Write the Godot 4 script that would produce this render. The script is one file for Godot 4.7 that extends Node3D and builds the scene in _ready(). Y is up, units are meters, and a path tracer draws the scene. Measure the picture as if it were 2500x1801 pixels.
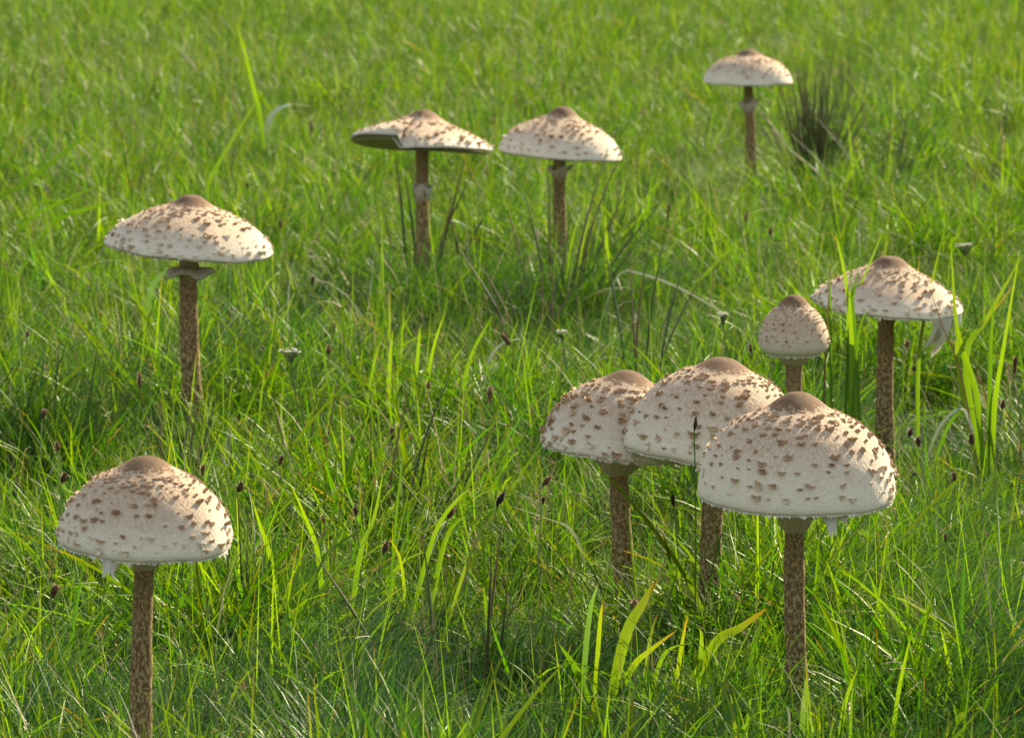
extends Node3D
# A meadow with ten tall scaly-capped mushrooms, seen through a long lens against the light.

var rng := RandomNumberGenerator.new()
var patch_noise := FastNoiseLite.new()
var fine_noise := FastNoiseLite.new()
var mat := {}
var flakes := {}
var used := {}

# ------------------------------------------------------------------ helpers
func numbered(called: String) -> String:
	var n: int = used.get(called, 0)
	used[called] = n + 1
	return called if n == 0 else "%s_%03d" % [called, n]

func thing(called: String, label: String, category: String, at: Vector3, group := "") -> Node3D:
	var o := Node3D.new()
	o.name = numbered(called)
	add_child(o)
	o.position = at
	tag(o, label, category, group)
	return o

func tag(o: Node, label: String, category := "", group := "", kind := "") -> void:
	if label: o.set_meta("label", label)
	if category: o.set_meta("category", category)
	if group: o.set_meta("group", group)
	if kind: o.set_meta("kind", kind)

func part(called: String, m: Mesh, material: Material, parent: Node) -> MeshInstance3D:
	var o := MeshInstance3D.new()
	var n := 0
	var nm := called
	while parent.has_node(NodePath(nm)):
		n += 1
		nm = "%s_%03d" % [called, n]
	o.name = nm
	o.mesh = m
	o.material_override = material
	parent.add_child(o, true)
	return o

class Geo:
	var v := PackedVector3Array()
	var n := PackedVector3Array()
	var c := PackedColorArray()
	var t := PackedVector2Array()
	var i := PackedInt32Array()
	func put(p: Vector3, nn: Vector3, col := Color.WHITE, uv := Vector2.ZERO) -> int:
		v.append(p); n.append(nn); c.append(col); t.append(uv)
		return v.size() - 1
	func tri(a: int, b: int, d: int) -> void:
		i.append(a); i.append(b); i.append(d)
	func quad(a: int, b: int, d: int, e: int) -> void:
		tri(a, b, d); tri(a, d, e)
	func smooth() -> void:
		for k in n.size(): n[k] = Vector3.ZERO
		for k in range(0, i.size(), 3):
			var f := (v[i[k + 2]] - v[i[k]]).cross(v[i[k + 1]] - v[i[k]])
			n[i[k]] += f; n[i[k + 1]] += f; n[i[k + 2]] += f
		for k in n.size(): n[k] = n[k].normalized()
	func mesh() -> ArrayMesh:
		var a := []
		a.resize(Mesh.ARRAY_MAX)
		a[Mesh.ARRAY_VERTEX] = v; a[Mesh.ARRAY_NORMAL] = n; a[Mesh.ARRAY_COLOR] = c; a[Mesh.ARRAY_TEX_UV] = t; a[Mesh.ARRAY_INDEX] = i
		var m := ArrayMesh.new()
		m.add_surface_from_arrays(Mesh.PRIMITIVE_TRIANGLES, a)
		return m

func spline(p: Array, k: float) -> Vector3:
	# Catmull-Rom through the points, k from 0 to 1
	var s := clampf(k, 0.0, 1.0) * (p.size() - 1)
	var j := mini(int(s), p.size() - 2)
	var f := s - j
	var b: Vector3 = p[j]
	var c: Vector3 = p[j + 1]
	var a: Vector3 = p[j - 1] if j > 0 else b * 2.0 - c
	var d: Vector3 = p[j + 2] if j + 2 < p.size() else c * 2.0 - b
	return b.cubic_interpolate(c, a, d, f)

func curve_at(p: Array, x: float) -> float:
	# piecewise smooth table of [x, y], x rising
	for j in range(1, p.size()):
		if x <= p[j][0] or j == p.size() - 1:
			return lerpf(p[j - 1][1], p[j][1], clampf((x - p[j - 1][0]) / (p[j][0] - p[j - 1][0]), 0.0, 1.0))
	return 0.0

func tube(g: Geo, pts: Array, radii: Array, segs: int, rings: int, cols: Array, cap_end := true) -> void:
	# a round tapered tube through the points; colours run along it
	var first := g.v.size()
	var last := Vector3.UP
	for j in rings + 1:
		var k := float(j) / rings
		var p := spline(pts, k)
		var ahead := (spline(pts, minf(k + 0.02, 1.0)) - spline(pts, maxf(k - 0.02, 0.0))).normalized()
		last = ahead
		var sx := ahead.cross(Vector3.FORWARD if absf(ahead.z) < 0.9 else Vector3.RIGHT).normalized()
		var sz := sx.cross(ahead)
		var rk := k * (radii.size() - 1)
		var r0: float = radii[mini(int(rk), radii.size() - 1)]
		var r1: float = radii[mini(int(rk) + 1, radii.size() - 1)]
		var r := lerpf(r0, r1, rk - int(rk))
		var ck := k * (cols.size() - 1)
		var c0: Color = cols[mini(int(ck), cols.size() - 1)]
		var c1: Color = cols[mini(int(ck) + 1, cols.size() - 1)]
		for q in segs + 1:
			var a := TAU * q / segs
			var d := sx * cos(a) + sz * sin(a)
			g.put(p + d * r, d, c0.lerp(c1, ck - int(ck)), Vector2(float(q) / segs, k))
	for j in rings:
		for q in segs:
			var a := first + j * (segs + 1) + q
			g.quad(a, a + 1, a + segs + 2, a + segs + 1)
	if cap_end:
		var e := g.put(spline(pts, 1.0), last, cols[-1], Vector2(0.5, 1))
		for q in segs:
			g.tri(first + rings * (segs + 1) + q, first + rings * (segs + 1) + q + 1, e)

func leaf(g: Geo, pts: Array, width: float, cols: Array, side: Vector3, fold := 0.25, segs := 10, twist := 0.0, blunt := 0.0) -> void:
	# a folded grass leaf through the points: two panels that meet in a midrib
	var first := g.v.size()
	for j in segs + 1:
		var k := float(j) / segs
		var p := spline(pts, k)
		var ahead := (spline(pts, minf(k + 0.03, 1.0)) - spline(pts, maxf(k - 0.03, 0.0))).normalized()
		var s := (side - ahead * side.dot(ahead)).normalized().rotated(ahead, twist * k)
		var n := s.cross(ahead).normalized()
		var w := width * 0.5 * (smoothstep(-0.35, 0.3, k) * pow(maxf(1.0 - pow(k, 2.4), 0.0), 0.85) + blunt * 0.0)
		var ck := k * (cols.size() - 1)
		var c0: Color = cols[mini(int(ck), cols.size() - 1)]
		var c1: Color = cols[mini(int(ck) + 1, cols.size() - 1)]
		var c := c0.lerp(c1, ck - int(ck))
		g.put(p - s * w + n * w * fold, (n + s * fold).normalized(), c)
		g.put(p, n, c * Color(0.9, 0.9, 0.9))
		g.put(p + s * w + n * w * fold, (n - s * fold).normalized(), c)
	for j in segs:
		var a := first + j * 3
		g.quad(a, a + 3, a + 4, a + 1)
		g.quad(a + 1, a + 4, a + 5, a + 2)

# ------------------------------------------------------------------ the land
func land(x: float, z: float) -> float:
	return -0.066 + 0.022 * patch_noise.get_noise_2d(x * 1.0, z * 0.7)

func blob(x: float, z: float, cx: float, cz: float, rx: float, rz: float) -> float:
	return exp(-(pow((x - cx) / rx, 2.0) + pow((z - cz) / rz, 2.0)))

func make_ground() -> void:
	var xs := []
	var zs := []
	var x := 0.0
	var step := 0.06
	while x < 260.0:
		xs.append(x)
		if x > 3.0: step *= 1.35
		x += step
	var neg := []
	for k in range(xs.size() - 1, 0, -1): neg.append(-xs[k])
	xs = neg + xs
	var z := 3.0
	step = 0.06
	while z > -26.0:
		zs.append(z)
		z -= step
	while z > -320.0:
		zs.append(z)
		step *= 1.35
		z -= step
	zs.push_front(12.0); zs.push_front(60.0)
	var g := Geo.new()
	for zz in zs:
		for xx in xs:
			g.put(Vector3(xx, land(xx, zz), zz), Vector3.UP, Color.WHITE, Vector2(xx, zz))
	for j in zs.size() - 1:
		for k in xs.size() - 1:
			var a: int = j * xs.size() + k
			g.quad(a, a + xs.size(), a + xs.size() + 1, a + 1)
	g.smooth()
	for k in g.n.size():
		if g.n[k].y < 0: g.n[k] = -g.n[k]
	var o := part("ground", g.mesh(), mat.soil, self)
	tag(o, "mossy soil and thatch under the meadow grass", "", "", "structure")

# ------------------------------------------------------------------ grass
func blade(g: Geo, base: Vector3, az: float, length: float, width: float, lean: float, bend: float, c0: Color, c1: Color, c2: Color, segs: int, twist: float, fold: float) -> void:
	var first := g.v.size()
	var out := Vector3(cos(az), 0, sin(az))
	var side0 := Vector3(-sin(az), 0, cos(az))
	var p := base
	for j in segs + 1:
		var k := float(j) / segs
		var th := lean + bend * pow(k, 1.4)
		var ahead := Vector3.UP * cos(th) + out * sin(th)
		if j: p += ahead * (length / segs)
		var s := side0.rotated(ahead, twist * k)
		var n := s.cross(ahead).normalized()
		var w := width * 0.5 * (0.65 + 0.35 * smoothstep(0.0, 0.3, k)) * pow(maxf(1.0 - pow(k, 2.2), 0.0), 0.9)
		var c := c0.lerp(c1, smoothstep(0.0, 0.4, k)).lerp(c2, smoothstep(0.78, 1.0, k))
		if fold > 0.0:
			g.put(p - s * w + n * w * fold, (n + s * fold * 1.5).normalized(), c)
			g.put(p, n, c * Color(0.88, 0.88, 0.88))
			g.put(p + s * w + n * w * fold, (n - s * fold * 1.5).normalized(), c)
		else:
			g.put(p - s * w, n, c)
			g.put(p + s * w, n, c)
	for j in segs:
		if fold > 0.0:
			var a := first + j * 3
			g.quad(a, a + 3, a + 4, a + 1)
			g.quad(a + 1, a + 4, a + 5, a + 2)
		else:
			var a := first + j * 2
			g.quad(a, a + 2, a + 3, a + 1)

func rr(a: float, b: float) -> float:
	return rng.randf_range(a, b)

func green(kind: String) -> Color:
	var k := rng.randf()
	if kind == "broad":
		return Color(0.068, 0.20, 0.014).lerp(Color(0.30, 0.455, 0.016), k * k) * rr(0.45, 1.25)
	if kind == "fine":
		return Color(0.042, 0.145, 0.028).lerp(Color(0.11, 0.25, 0.035), k) * rr(0.45, 1.1)
	return Color(0.05, 0.165, 0.015).lerp(Color(0.21, 0.36, 0.018), k * k) * rr(0.42, 1.25)

func tuft(kind: String) -> ArrayMesh:
	var g := Geo.new()
	var straw := Color(0.42, 0.34, 0.19)
	if kind == "broad":
		for j in 11:
			var c := green(kind)
			var tip := c
			if rng.randf() < 0.2: tip = Color(0.40, 0.22, 0.05)
			if rng.randf() < 0.035:
				c = Color(0.30, 0.24, 0.10)
				tip = c
			var l := rr(0.06, 0.145) if rng.randf() < 0.85 else rr(0.13, 0.18)
			blade(g, Vector3(rr(-0.028, 0.028), 0, rr(-0.028, 0.028)), rr(0, TAU), l, rr(0.0024, 0.0052), rr(0.0, 0.8), rr(0.0, 1.3), c.lerp(Color(0.24, 0.27, 0.08), 0.25), c, tip, 6, rr(-1.6, 1.6), 0.3)
	elif kind == "medium":
		for j in 16:
			var c := green(kind)
			blade(g, Vector3(rr(-0.03, 0.03), 0, rr(-0.03, 0.03)), rr(0, TAU), rr(0.05, 0.13) if rng.randf() < 0.85 else rr(0.13, 0.2), rr(0.0013, 0.0027), rr(0.0, 0.75), rr(0.0, 1.5), c.lerp(Color(0.22, 0.25, 0.08), 0.2), c, c, 5, rr(-1.2, 1.2), 0.0)
	elif kind == "fine":
		for j in 19:
			var c := green(kind)
			blade(g, Vector3(rr(-0.03, 0.03), 0, rr(-0.03, 0.03)), rr(-0.75, 0.75), rr(0.10, 0.23), rr(0.0012, 0.0021), rr(0.1, 0.6), rr(0.6, 1.75), c, c, c, 7, rr(-0.5, 0.5), 0.0)
	elif kind == "dry":
		for j in 5:
			var c := straw.lerp(Color(0.20, 0.12, 0.06), rng.randf() * rng.randf() * 1.2) * rr(0.7, 1.2)
			if rng.randf() < 0.3: c = Color(0.55, 0.5, 0.36)
			blade(g, Vector3(rr(-0.05, 0.05), 0, rr(-0.05, 0.05)), rr(0, TAU), rr(0.06, 0.17), rr(0.0008, 0.0026), rr(0.1, 1.0), rr(0.1, 1.9), c, c, c, 6, rr(-2, 2), 0.0)
	elif kind == "stalk":
		# stiff thin dead culms and long single blades leaning every way
		for j in 4:
			var c := Color(0.30, 0.22, 0.12).lerp(Color(0.13, 0.08, 0.04), rng.randf()) if rng.randf() < 0.6 else Color(0.16, 0.25, 0.08)
			blade(g, Vector3(rr(-0.06, 0.06), 0, rr(-0.06, 0.06)), rr(0, TAU), rr(0.10, 0.19), rr(0.0008, 0.0015), rr(0.0, 1.05), rr(-0.2, 0.7), c, c, c * Color(1.2, 1.1, 0.9), 5, 0.0, 0.0)
	elif kind == "wisp":
		# airy flowering head of bent grass: hair-thin culm with side hairs
		var c := Color(0.30, 0.20, 0.10)
		var az := rr(0, TAU)
		var h := rr(0.12, 0.20)
		var lean := rr(0.05, 0.3)
		blade(g, Vector3.ZERO, az, h, 0.0011, lean, 0.25, Color(0.14, 0.2, 0.05), c, c, 5, 0.0, 0.0)
		for j in 16:
			var k := rr(0.55, 0.98)
			var at := Vector3(cos(az), 0, sin(az)) * sin(lean + 0.1) * h * k + Vector3.UP * cos(lean + 0.1) * h * k
			blade(g, at, rr(0, TAU), rr(0.012, 0.03), 0.001, rr(0.3, 1.2), rr(-0.2, 0.6), c, c, c.lerp(straw, 0.5), 2, 0.0, 0.0)
	elif kind == "herb":
		# small feathery leaves close to the ground
		for j in 7:
			var az := rr(0, TAU)
			var out := Vector3(cos(az), 0, sin(az))
			var c := Color(0.045, 0.12, 0.02) * rr(0.8, 1.3)
			var l := rr(0.03, 0.07)
			blade(g, Vector3.ZERO, az, l, 0.0016, 0.5, 0.8, c, c, c, 4, 0.0, 0.0)
			for q in 9:
				var k := 0.2 + 0.8 * q / 9.0
				var th := 0.5 + 0.4 * k
				var at := (Vector3.UP * cos(th) + out * sin(th)) * l * k
				for s in [-1.0, 1.0]:
					blade(g, at, az + s * 1.1, 0.012 * (1.1 - k * 0.6), 0.0032, 0.9, 0.5, c, c, c, 2, 0.0, 0.0)
	return g.mesh()

func fine_share(x: float, z: float) -> float:
	# where the hair-fine, combed grass grows; its dark green thickened in hollows to imitate shade
	var f := 0.16 + 0.5 * patch_noise.get_noise_2d(x * 1.3 + 40.0, z * 0.8)
	f += 1.0 * blob(x, z, -0.12, -4.05, 0.17, 0.35) + 0.8 * blob(x, z, 0.47, -4.35, 0.15, 0.55) + 0.70 * blob(x, z, -0.139, -7.410, 0.20, 0.30) + 0.80 * blob(x, z, 0.095, -7.410, 0.20, 0.35) + 0.50 * blob(x, z, -0.647, -6.243, 0.10, 0.20) + 0.40 * blob(x, z, 0.266, -5.028, 0.06, 0.15) + 0.55 * hollow(x, z) + 0.6 * blob(x, z, -0.36, -4.1, 0.12, 0.2)
	return clampf(f, 0.0, 1.0)

func hollow(x: float, z: float) -> float:
	# places where the sward is low and dark
	return clampf(0.90 * blob(x, z, 0.070, -7.095, 0.16, 0.35) + 0.90 * blob(x, z, 0.605, -6.061, 0.16, 0.40) + 0.70 * blob(x, z, 0.666, -9.849, 0.22, 0.35) + 0.30 * blob(x, z, -0.185, -7.754, 0.20, 0.40) + 0.50 * blob(x, z, 0.239, -6.750, 0.12, 0.25), 0.0, 1.0)

func scatter(called: String, label: String, kinds: Array, cell_near: float, cell_far: float, keep: Callable, size: Callable, turn: Callable, tint: Callable) -> void:
	var root := Node3D.new()
	root.name = called
	add_child(root)
	tag(root, label, "grass", "", "stuff")
	var places := []
	for k in kinds: places.append([[], []])
	var z := -3.05
	while z > -21.0:
		var near := clampf((-z - 4.0) / 8.0, 0.0, 1.0)
		var cell := lerpf(cell_near, cell_far, near)
		var half := -z * 0.118 + 0.45
		var x := -half
		while x < half:
			var px := x + rr(-0.5, 0.5) * cell
			var pz := z + rr(-0.5, 0.5) * cell
			x += cell
			var w: float = keep.call(px, pz)
			if rng.randf() > w: continue
			var s: float = size.call(px, pz)
			var b := Basis(Vector3.UP, turn.call(px, pz)).scaled(Vector3(1, 1, 1) * s)
			b = Basis(Vector3(rr(-1, 1), 0, rr(-1, 1)).normalized(), rr(0.0, 0.22)) * b
			var k := rng.randi() % kinds.size()
			places[k][0].append(Transform3D(b, Vector3(px, land(px, pz) - 0.004, pz)))
			places[k][1].append(tint.call(px, pz))
		z -= cell
	for k in kinds.size():
		var mm := MultiMesh.new()
		mm.transform_format = MultiMesh.TRANSFORM_3D
		mm.use_colors = true
		mm.mesh = kinds[k]
		mm.instance_count = places[k][0].size()
		for j in mm.instance_count:
			mm.set_instance_transform(j, places[k][0][j])
			mm.set_instance_color(j, places[k][1][j])
		var o := MultiMeshInstance3D.new()
		o.name = "grass_patch" if k == 0 else "grass_patch_%03d" % k
		o.multimesh = mm
		o.material_override = mat.straw if called == "dry_grass" or called == "flowering_grass" or called == "leaning_dead_stalks" else mat.grass
		tag(o, "", "", "", "stuff")
		root.add_child(o, true)

func sward_height(x: float, z: float) -> float:
	var h := 0.93 + 0.85 * patch_noise.get_noise_2d(x * 1.9 - 17.0, z * 1.1) + 0.5 * fine_noise.get_noise_2d(x * 6.0, z * 4.0)
	h += 0.75 * blob(x, z, -0.142, -7.345, 0.16, 0.22) + 0.75 * blob(x, z, 0.096, -7.477, 0.14, 0.22) + 0.45 * blob(x, z, 0.075, -7.613, 0.30, 0.20) + 0.35 * blob(x, z, -0.413, -5.806, 0.10, 0.15) + 0.30 * blob(x, z, 0.126, -4.605, 0.07, 0.10) + 0.35 * blob(x, z, 0.203, -4.580, 0.07, 0.10) + 0.40 * blob(x, z, 0.345, -6.061, 0.14, 0.12) + 0.30 * blob(x, z, 0.519, -9.624, 0.10, 0.30) + 0.50 * blob(x, z, -0.881, -16.313, 0.50, 0.80) + 0.45 * blob(x, z, 0.103, -15.424, 0.40, 0.90) + 0.40 * blob(x, z, -1.175, -11.775, 0.30, 0.60)
	h -= 0.35 * blob(x, z, 0.12, -3.9, 0.12, 0.25) + 0.55 * blob(x, z, 0.28, -4.0, 0.05, 0.14)
	return clampf(h * (1.0 - 0.5 * hollow(x, z)), 0.35, 1.5)

func sward_tint(x: float, z: float) -> Color:
	var k := patch_noise.get_noise_2d(x * 1.1 + 90.0, z * 0.7 - 30.0)
	var far := smoothstep(6.0, 15.0, -z)
	var c := Color(1, 1, 1).lerp(Color(1.25, 1.08, 0.85), clampf(0.4 * k + 0.15 + 0.4 * far, 0.0, 1.0)).lerp(Color(0.72, 0.85, 1.1), clampf(-0.9 * k - 0.1, 0.0, 0.8))
	return c * rr(0.7, 1.25)

func make_grass() -> void:
	var any := func(_x, _z): return rr(0, TAU)
	var b := []
	for k in 6: b.append(tuft("broad"))
	scatter("broad_meadow_grass", "bright green broad bladed grass covering the whole meadow", b, 0.028, 0.06,
		func(x, z): return (1.0 - 0.85 * fine_share(x, z)) * (1.0 - 0.6 * hollow(x, z)) * lerpf(0.62, 0.5, clampf((-z - 6) / 8, 0, 1)) * (0.75 + 0.6 * fine_noise.get_noise_2d(x * 5, z * 3)),
		sward_height, any, sward_tint)
	b = []
	for k in 5: b.append(tuft("medium"))
	scatter("short_meadow_grass", "thin short green grass filling the sward between the broad blades", b, 0.026, 0.045,
		func(x, z): return 0.75 * (1.0 - 0.5 * hollow(x, z)), func(x, z): return sward_height(x, z) * 0.92, any, sward_tint)
	b = []
	for k in 5: b.append(tuft("fine"))
	scatter("fine_combed_grass", "hair fine dark green grass lying combed over in soft mats", b, 0.024, 0.07,
		func(x, z): return fine_share(x, z) * 0.9, func(x, z): return 0.78 * sward_height(x, z) * (1.0 - 0.25 * smoothstep(7.0, 12.0, -z)),
		func(x, z): return rr(-0.5, 0.5) + 0.35 + 2.2 * patch_noise.get_noise_2d(x * 1.2 - 60.0, z * 0.8),
		func(x, z): return Color(1, 1, 1).lerp(Color(1.5, 1.35, 0.9), smoothstep(6.0, 12.0, -z)) * rr(0.8, 1.2))
	b = []
	for k in 4: b.append(tuft("dry"))
	scatter("dry_grass", "scattered dead straw coloured blades among the green grass", b, 0.065, 0.085,
		func(x, z): return 0.55 + 0.6 * patch_noise.get_noise_2d(x * 0.8 - 9.0, z * 0.6), sward_height, any, func(_x, _z): return Color(1, 1, 1) * rr(0.7, 1.2))
	b = []
	for k in 4: b.append(tuft("wisp"))
	scatter("flowering_grass", "airy brown flowering heads of bent grass standing above the sward", b, 0.09, 0.16,
		func(x, z): return 0.3 + 0.6 * blob(x, z, 0.06, -5.6, 0.35, 0.6) + 0.5 * blob(x, z, -0.1, -4.9, 0.3, 0.5), func(_x, _z): return rr(0.7, 1.0), any, func(_x, _z): return Color(1, 1, 1) * rr(0.7, 1.2))
	b = []
	for k in 5: b.append(tuft("stalk"))
	scatter("leaning_dead_stalks", "thin brown and green stalks leaning in all directions through the grass", b, 0.06, 0.09,
		func(x, z): return 0.6 + 0.5 * patch_noise.get_noise_2d(x + 5.0, z - 50.0), func(_x, _z): return rr(0.7, 1.05), any, func(_x, _z): return Color(1, 1, 1) * rr(0.7, 1.2))
	b = []
	for k in 3: b.append(tuft("herb"))
	scatter("feathery_herbs", "low feathery dark green herb leaves in the hollows", b, 0.06, 0.12,
		func(x, z): return 0.12 + 0.8 * hollow(x, z), func(_x, _z): return rr(0.7, 1.1), any, func(_x, _z): return Color(1, 1, 1) * rr(0.7, 1.2))

# ------------------------------------------------------------------ mushrooms
func cap_picture(seed_value: int) -> Array:
	# skin of a cap, u round it and v from the umbo (0) to the margin (1): colour and relief
	var w := 1024
	var h := 512
	var streak := FastNoiseLite.new()
	streak.seed = seed_value
	streak.noise_type = FastNoiseLite.TYPE_SIMPLEX_SMOOTH
	streak.frequency = 0.15
	streak.fractal_octaves = 3
	var si := streak.get_seamless_image(w, 190, false, false, 0.1, true)
	si.resize(w, h, Image.INTERPOLATE_CUBIC)
	streak.frequency = 0.02
	streak.seed = seed_value + 7
	var bi := streak.get_seamless_image(w, h, false, false, 0.1, true)
	var crack := FastNoiseLite.new()
	crack.seed = seed_value + 3
	crack.noise_type = FastNoiseLite.TYPE_CELLULAR
	crack.cellular_return_type = FastNoiseLite.RETURN_DISTANCE2_SUB
	crack.cellular_jitter = 1.0
	crack.frequency = 0.075
	crack.domain_warp_enabled = true
	crack.domain_warp_amplitude = 12.0
	crack.domain_warp_frequency = 0.05
	var ci := crack.get_seamless_image(256, h, false, false, 0.1, true)
	ci.resize(w, h, Image.INTERPOLATE_BILINEAR)
	var grain := FastNoiseLite.new()
	grain.seed = seed_value + 5
	grain.frequency = 0.3
	grain.fractal_octaves = 2
	var gi := grain.get_seamless_image(w, h, false, false, 0.1, true)
	for im in [si, bi, ci, gi]: im.convert(Image.FORMAT_L8)
	var sd := si.get_data()
	var bd := bi.get_data()
	var cd := ci.get_data()
	var gd := gi.get_data()
	var col := PackedByteArray()
	var rel := PackedByteArray()
	col.resize(w * h * 3)
	rel.resize(w * h)
	var cream := Vector3(0.76, 0.685, 0.545)
	var tan_ := Vector3(0.43, 0.30, 0.19)
	var pale := Vector3(0.60, 0.475, 0.335)
	var brown := Vector3(0.158, 0.088, 0.044)
	var at := 0
	for y in h:
		var v := (y + 0.5) / h
		var low := smoothstep(0.44, 0.86, v)
		for x in w:
			var s := sd[at] / 255.0
			var b := bd[at] / 255.0
			var c := cd[at] / 255.0
			var g := gd[at] / 255.0
			var vv := v + (b - 0.5) * 0.06
			var edge := smoothstep(0.13, 0.41, vv)
			# between the umbo and mid-cap the brown skin has torn into strands over paler flesh
			var strand := smoothstep(0.42, 0.62, s + (g - 0.5) * 0.35)
			var under := tan_.lerp(cream, clampf(low + (b - 0.5) * 0.5, 0.0, 1.0))
			var k := under.lerp(pale.lerp(cream, low), strand * 0.7)
			var torn := smoothstep(0.0, 0.12, c - edge * 0.85 + 0.10 * (1.0 - edge))
			if v > 0.45: torn = 0.0
			k = k.lerp(brown * (0.7 + 0.35 * g + 0.35 * b) * (0.85 + 0.55 * smoothstep(0.05, 0.3, v)), torn)
			# small scurf low on the cap
			var scurf := smoothstep(0.70, 0.76, b * 0.35 + g * 0.65) * smoothstep(0.4, 0.55, v)
			k = k.lerp(Vector3(0.44, 0.31, 0.21), scurf * (0.55 - 0.3 * low))
			col[at * 3] = int(255.0 * pow(k.x, 0.4545))
			col[at * 3 + 1] = int(255.0 * pow(k.y, 0.4545))
			col[at * 3 + 2] = int(255.0 * pow(k.z, 0.4545))
			rel[at] = int(255.0 * clampf(0.30 + 0.22 * (s - 0.5) * smoothstep(0.28, 0.4, v) + 0.26 * (g - 0.5) + 0.35 * torn * smoothstep(0.16, 0.3, v) + 0.2 * scurf, 0.0, 1.0))
			at += 1
	return [ImageTexture.create_from_image(Image.create_from_data(w, h, false, Image.FORMAT_RGB8, col)), ImageTexture.create_from_image(Image.create_from_data(w, h, false, Image.FORMAT_L8, rel))]

func stem_picture(seed_value: int) -> Array:
	# snakeskin of a stem, u round it and v from the foot (0) to the top (1)
	var w := 256
	var h := 1024
	var n := FastNoiseLite.new()
	n.seed = seed_value
	n.noise_type = FastNoiseLite.TYPE_SIMPLEX_SMOOTH
	n.frequency = 0.05
	n.fractal_octaves = 3
	n.fractal_gain = 0.55
	n.domain_warp_enabled = true
	n.domain_warp_amplitude = 18.0
	n.domain_warp_frequency = 0.03
	var a := n.get_seamless_image(w, 768, false, false, 0.1, true)
	a.resize(w, h, Image.INTERPOLATE_CUBIC)
	n.frequency = 0.11
	n.seed = seed_value + 1
	var b := n.get_seamless_image(w, h, false, false, 0.1, true)
	n.frequency = 0.3
	n.domain_warp_enabled = false
	var g := n.get_seamless_image(w, h, false, false, 0.1, true)
	for im in [a, b, g]: im.convert(Image.FORMAT_L8)
	var ad := a.get_data()
	var bd := b.get_data()
	var gd := g.get_data()
	var col := PackedByteArray()
	var rel := PackedByteArray()
	col.resize(w * h * 3)
	rel.resize(w * h)
	var at := 0
	for y in h:
		var v := 1.0 - (y + 0.5) / h
		for x in w:
			# zigzag cross bands, wider towards the foot
			var zig := absf(fposmod(x / 32.0 + (ad[at] / 255.0 - 0.5) * 1.6, 1.0) - 0.5) * 0.9
			var band := sin((v * 70.0 + zig * 0.9 + (ad[at] / 255.0 - 0.5) * 4.5 + (bd[at] / 255.0 - 0.5) * 1.6) * TAU * (0.45 + 0.55 * v)) * 0.15
			var m := lerpf(ad[at], bd[at], smoothstep(0.35, 0.9, v)) / 255.0 + band
			var gg := gd[at] / 255.0
			var k := smoothstep(0.47, 0.54, m + (gg - 0.5) * 0.18 + lerpf(0.0, 0.03, v))
			var dark := Vector3(0.095, 0.05, 0.018).lerp(Vector3(0.17, 0.098, 0.04), gg)
			var light := Vector3(0.31, 0.225, 0.095).lerp(Vector3(0.44, 0.335, 0.16), gg)
			var c := light.lerp(dark, k)
			col[at * 3] = int(255.0 * pow(c.x, 0.4545))
			col[at * 3 + 1] = int(255.0 * pow(c.y, 0.4545))
			col[at * 3 + 2] = int(255.0 * pow(c.z, 0.4545))
			rel[at] = int(255.0 * clampf(0.3 + 0.45 * k + 0.25 * (gg - 0.5), 0.0, 1.0))
			at += 1
	return [ImageTexture.create_from_image(Image.create_from_data(w, h, false, Image.FORMAT_RGB8, col)), ImageTexture.create_from_image(Image.create_from_data(w, h, false, Image.FORMAT_L8, rel))]

func make_flake(long: float, tone: int) -> ArrayMesh:
	# a torn scrap of skin, about 1 across and long times that deep: held at its lower middle, ragged edges curled up
	var g := Geo.new()
	var tops := [Color(0.32, 0.20, 0.118), Color(0.46, 0.33, 0.215), Color(0.62, 0.52, 0.39)]
	var rims := [Color(0.50, 0.355, 0.23), Color(0.60, 0.46, 0.32), Color(0.70, 0.625, 0.49)]
	var count := 13
	var mid := g.put(Vector3(0, 0.05, 0.0), Vector3.UP, tops[tone])
	for ring in 2:
		for q in count:
			var a := TAU * q / count
			var rad := 0.5 * (1.0 + rr(-0.42, 0.34)) if ring == 1 else 0.28 * (1.0 + rr(-0.15, 0.15))
			# y lifts off the skin; +z is downhill
			var x := cos(a) * rad
			var z := sin(a) * rad * long - (0.10 if sin(a) < 0 else 0.0) * rad
			z += minf(0.55 * long, 0.22) * (1.0 - 4.0 * x * x)
			var lift := 0.05 if ring == 0 else 0.10 + 0.16 * absf(sin(a)) + rr(0.0, 0.2)
			g.put(Vector3(x, lift, z), Vector3.UP, (tops[tone] as Color).lerp(rims[tone], 0.25 if ring == 0 else rr(0.4, 1.0)))
	for q in count:
		var n := (q + 1) % count
		g.tri(mid, mid + 1 + q, mid + 1 + n)
		g.quad(mid + 1 + q, mid + 1 + count + q, mid + 1 + count + n, mid + 1 + n)
	# the torn thickness under the edge
	var low := g.v.size()
	for q in count:
		var p := g.v[mid + 1 + count + q]
		g.put(Vector3(p.x * 0.8, -0.06, p.z * 0.8), Vector3.UP, rims[tone])
	for q in count:
		var n := (q + 1) % count
		var a := g.put(g.v[mid + 1 + count + q], Vector3.UP, rims[tone])
		var b := g.put(g.v[mid + 1 + count + n], Vector3.UP, rims[tone])
		g.quad(a, low + q, low + n, b)
	g.smooth()
	return g.mesh()

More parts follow.
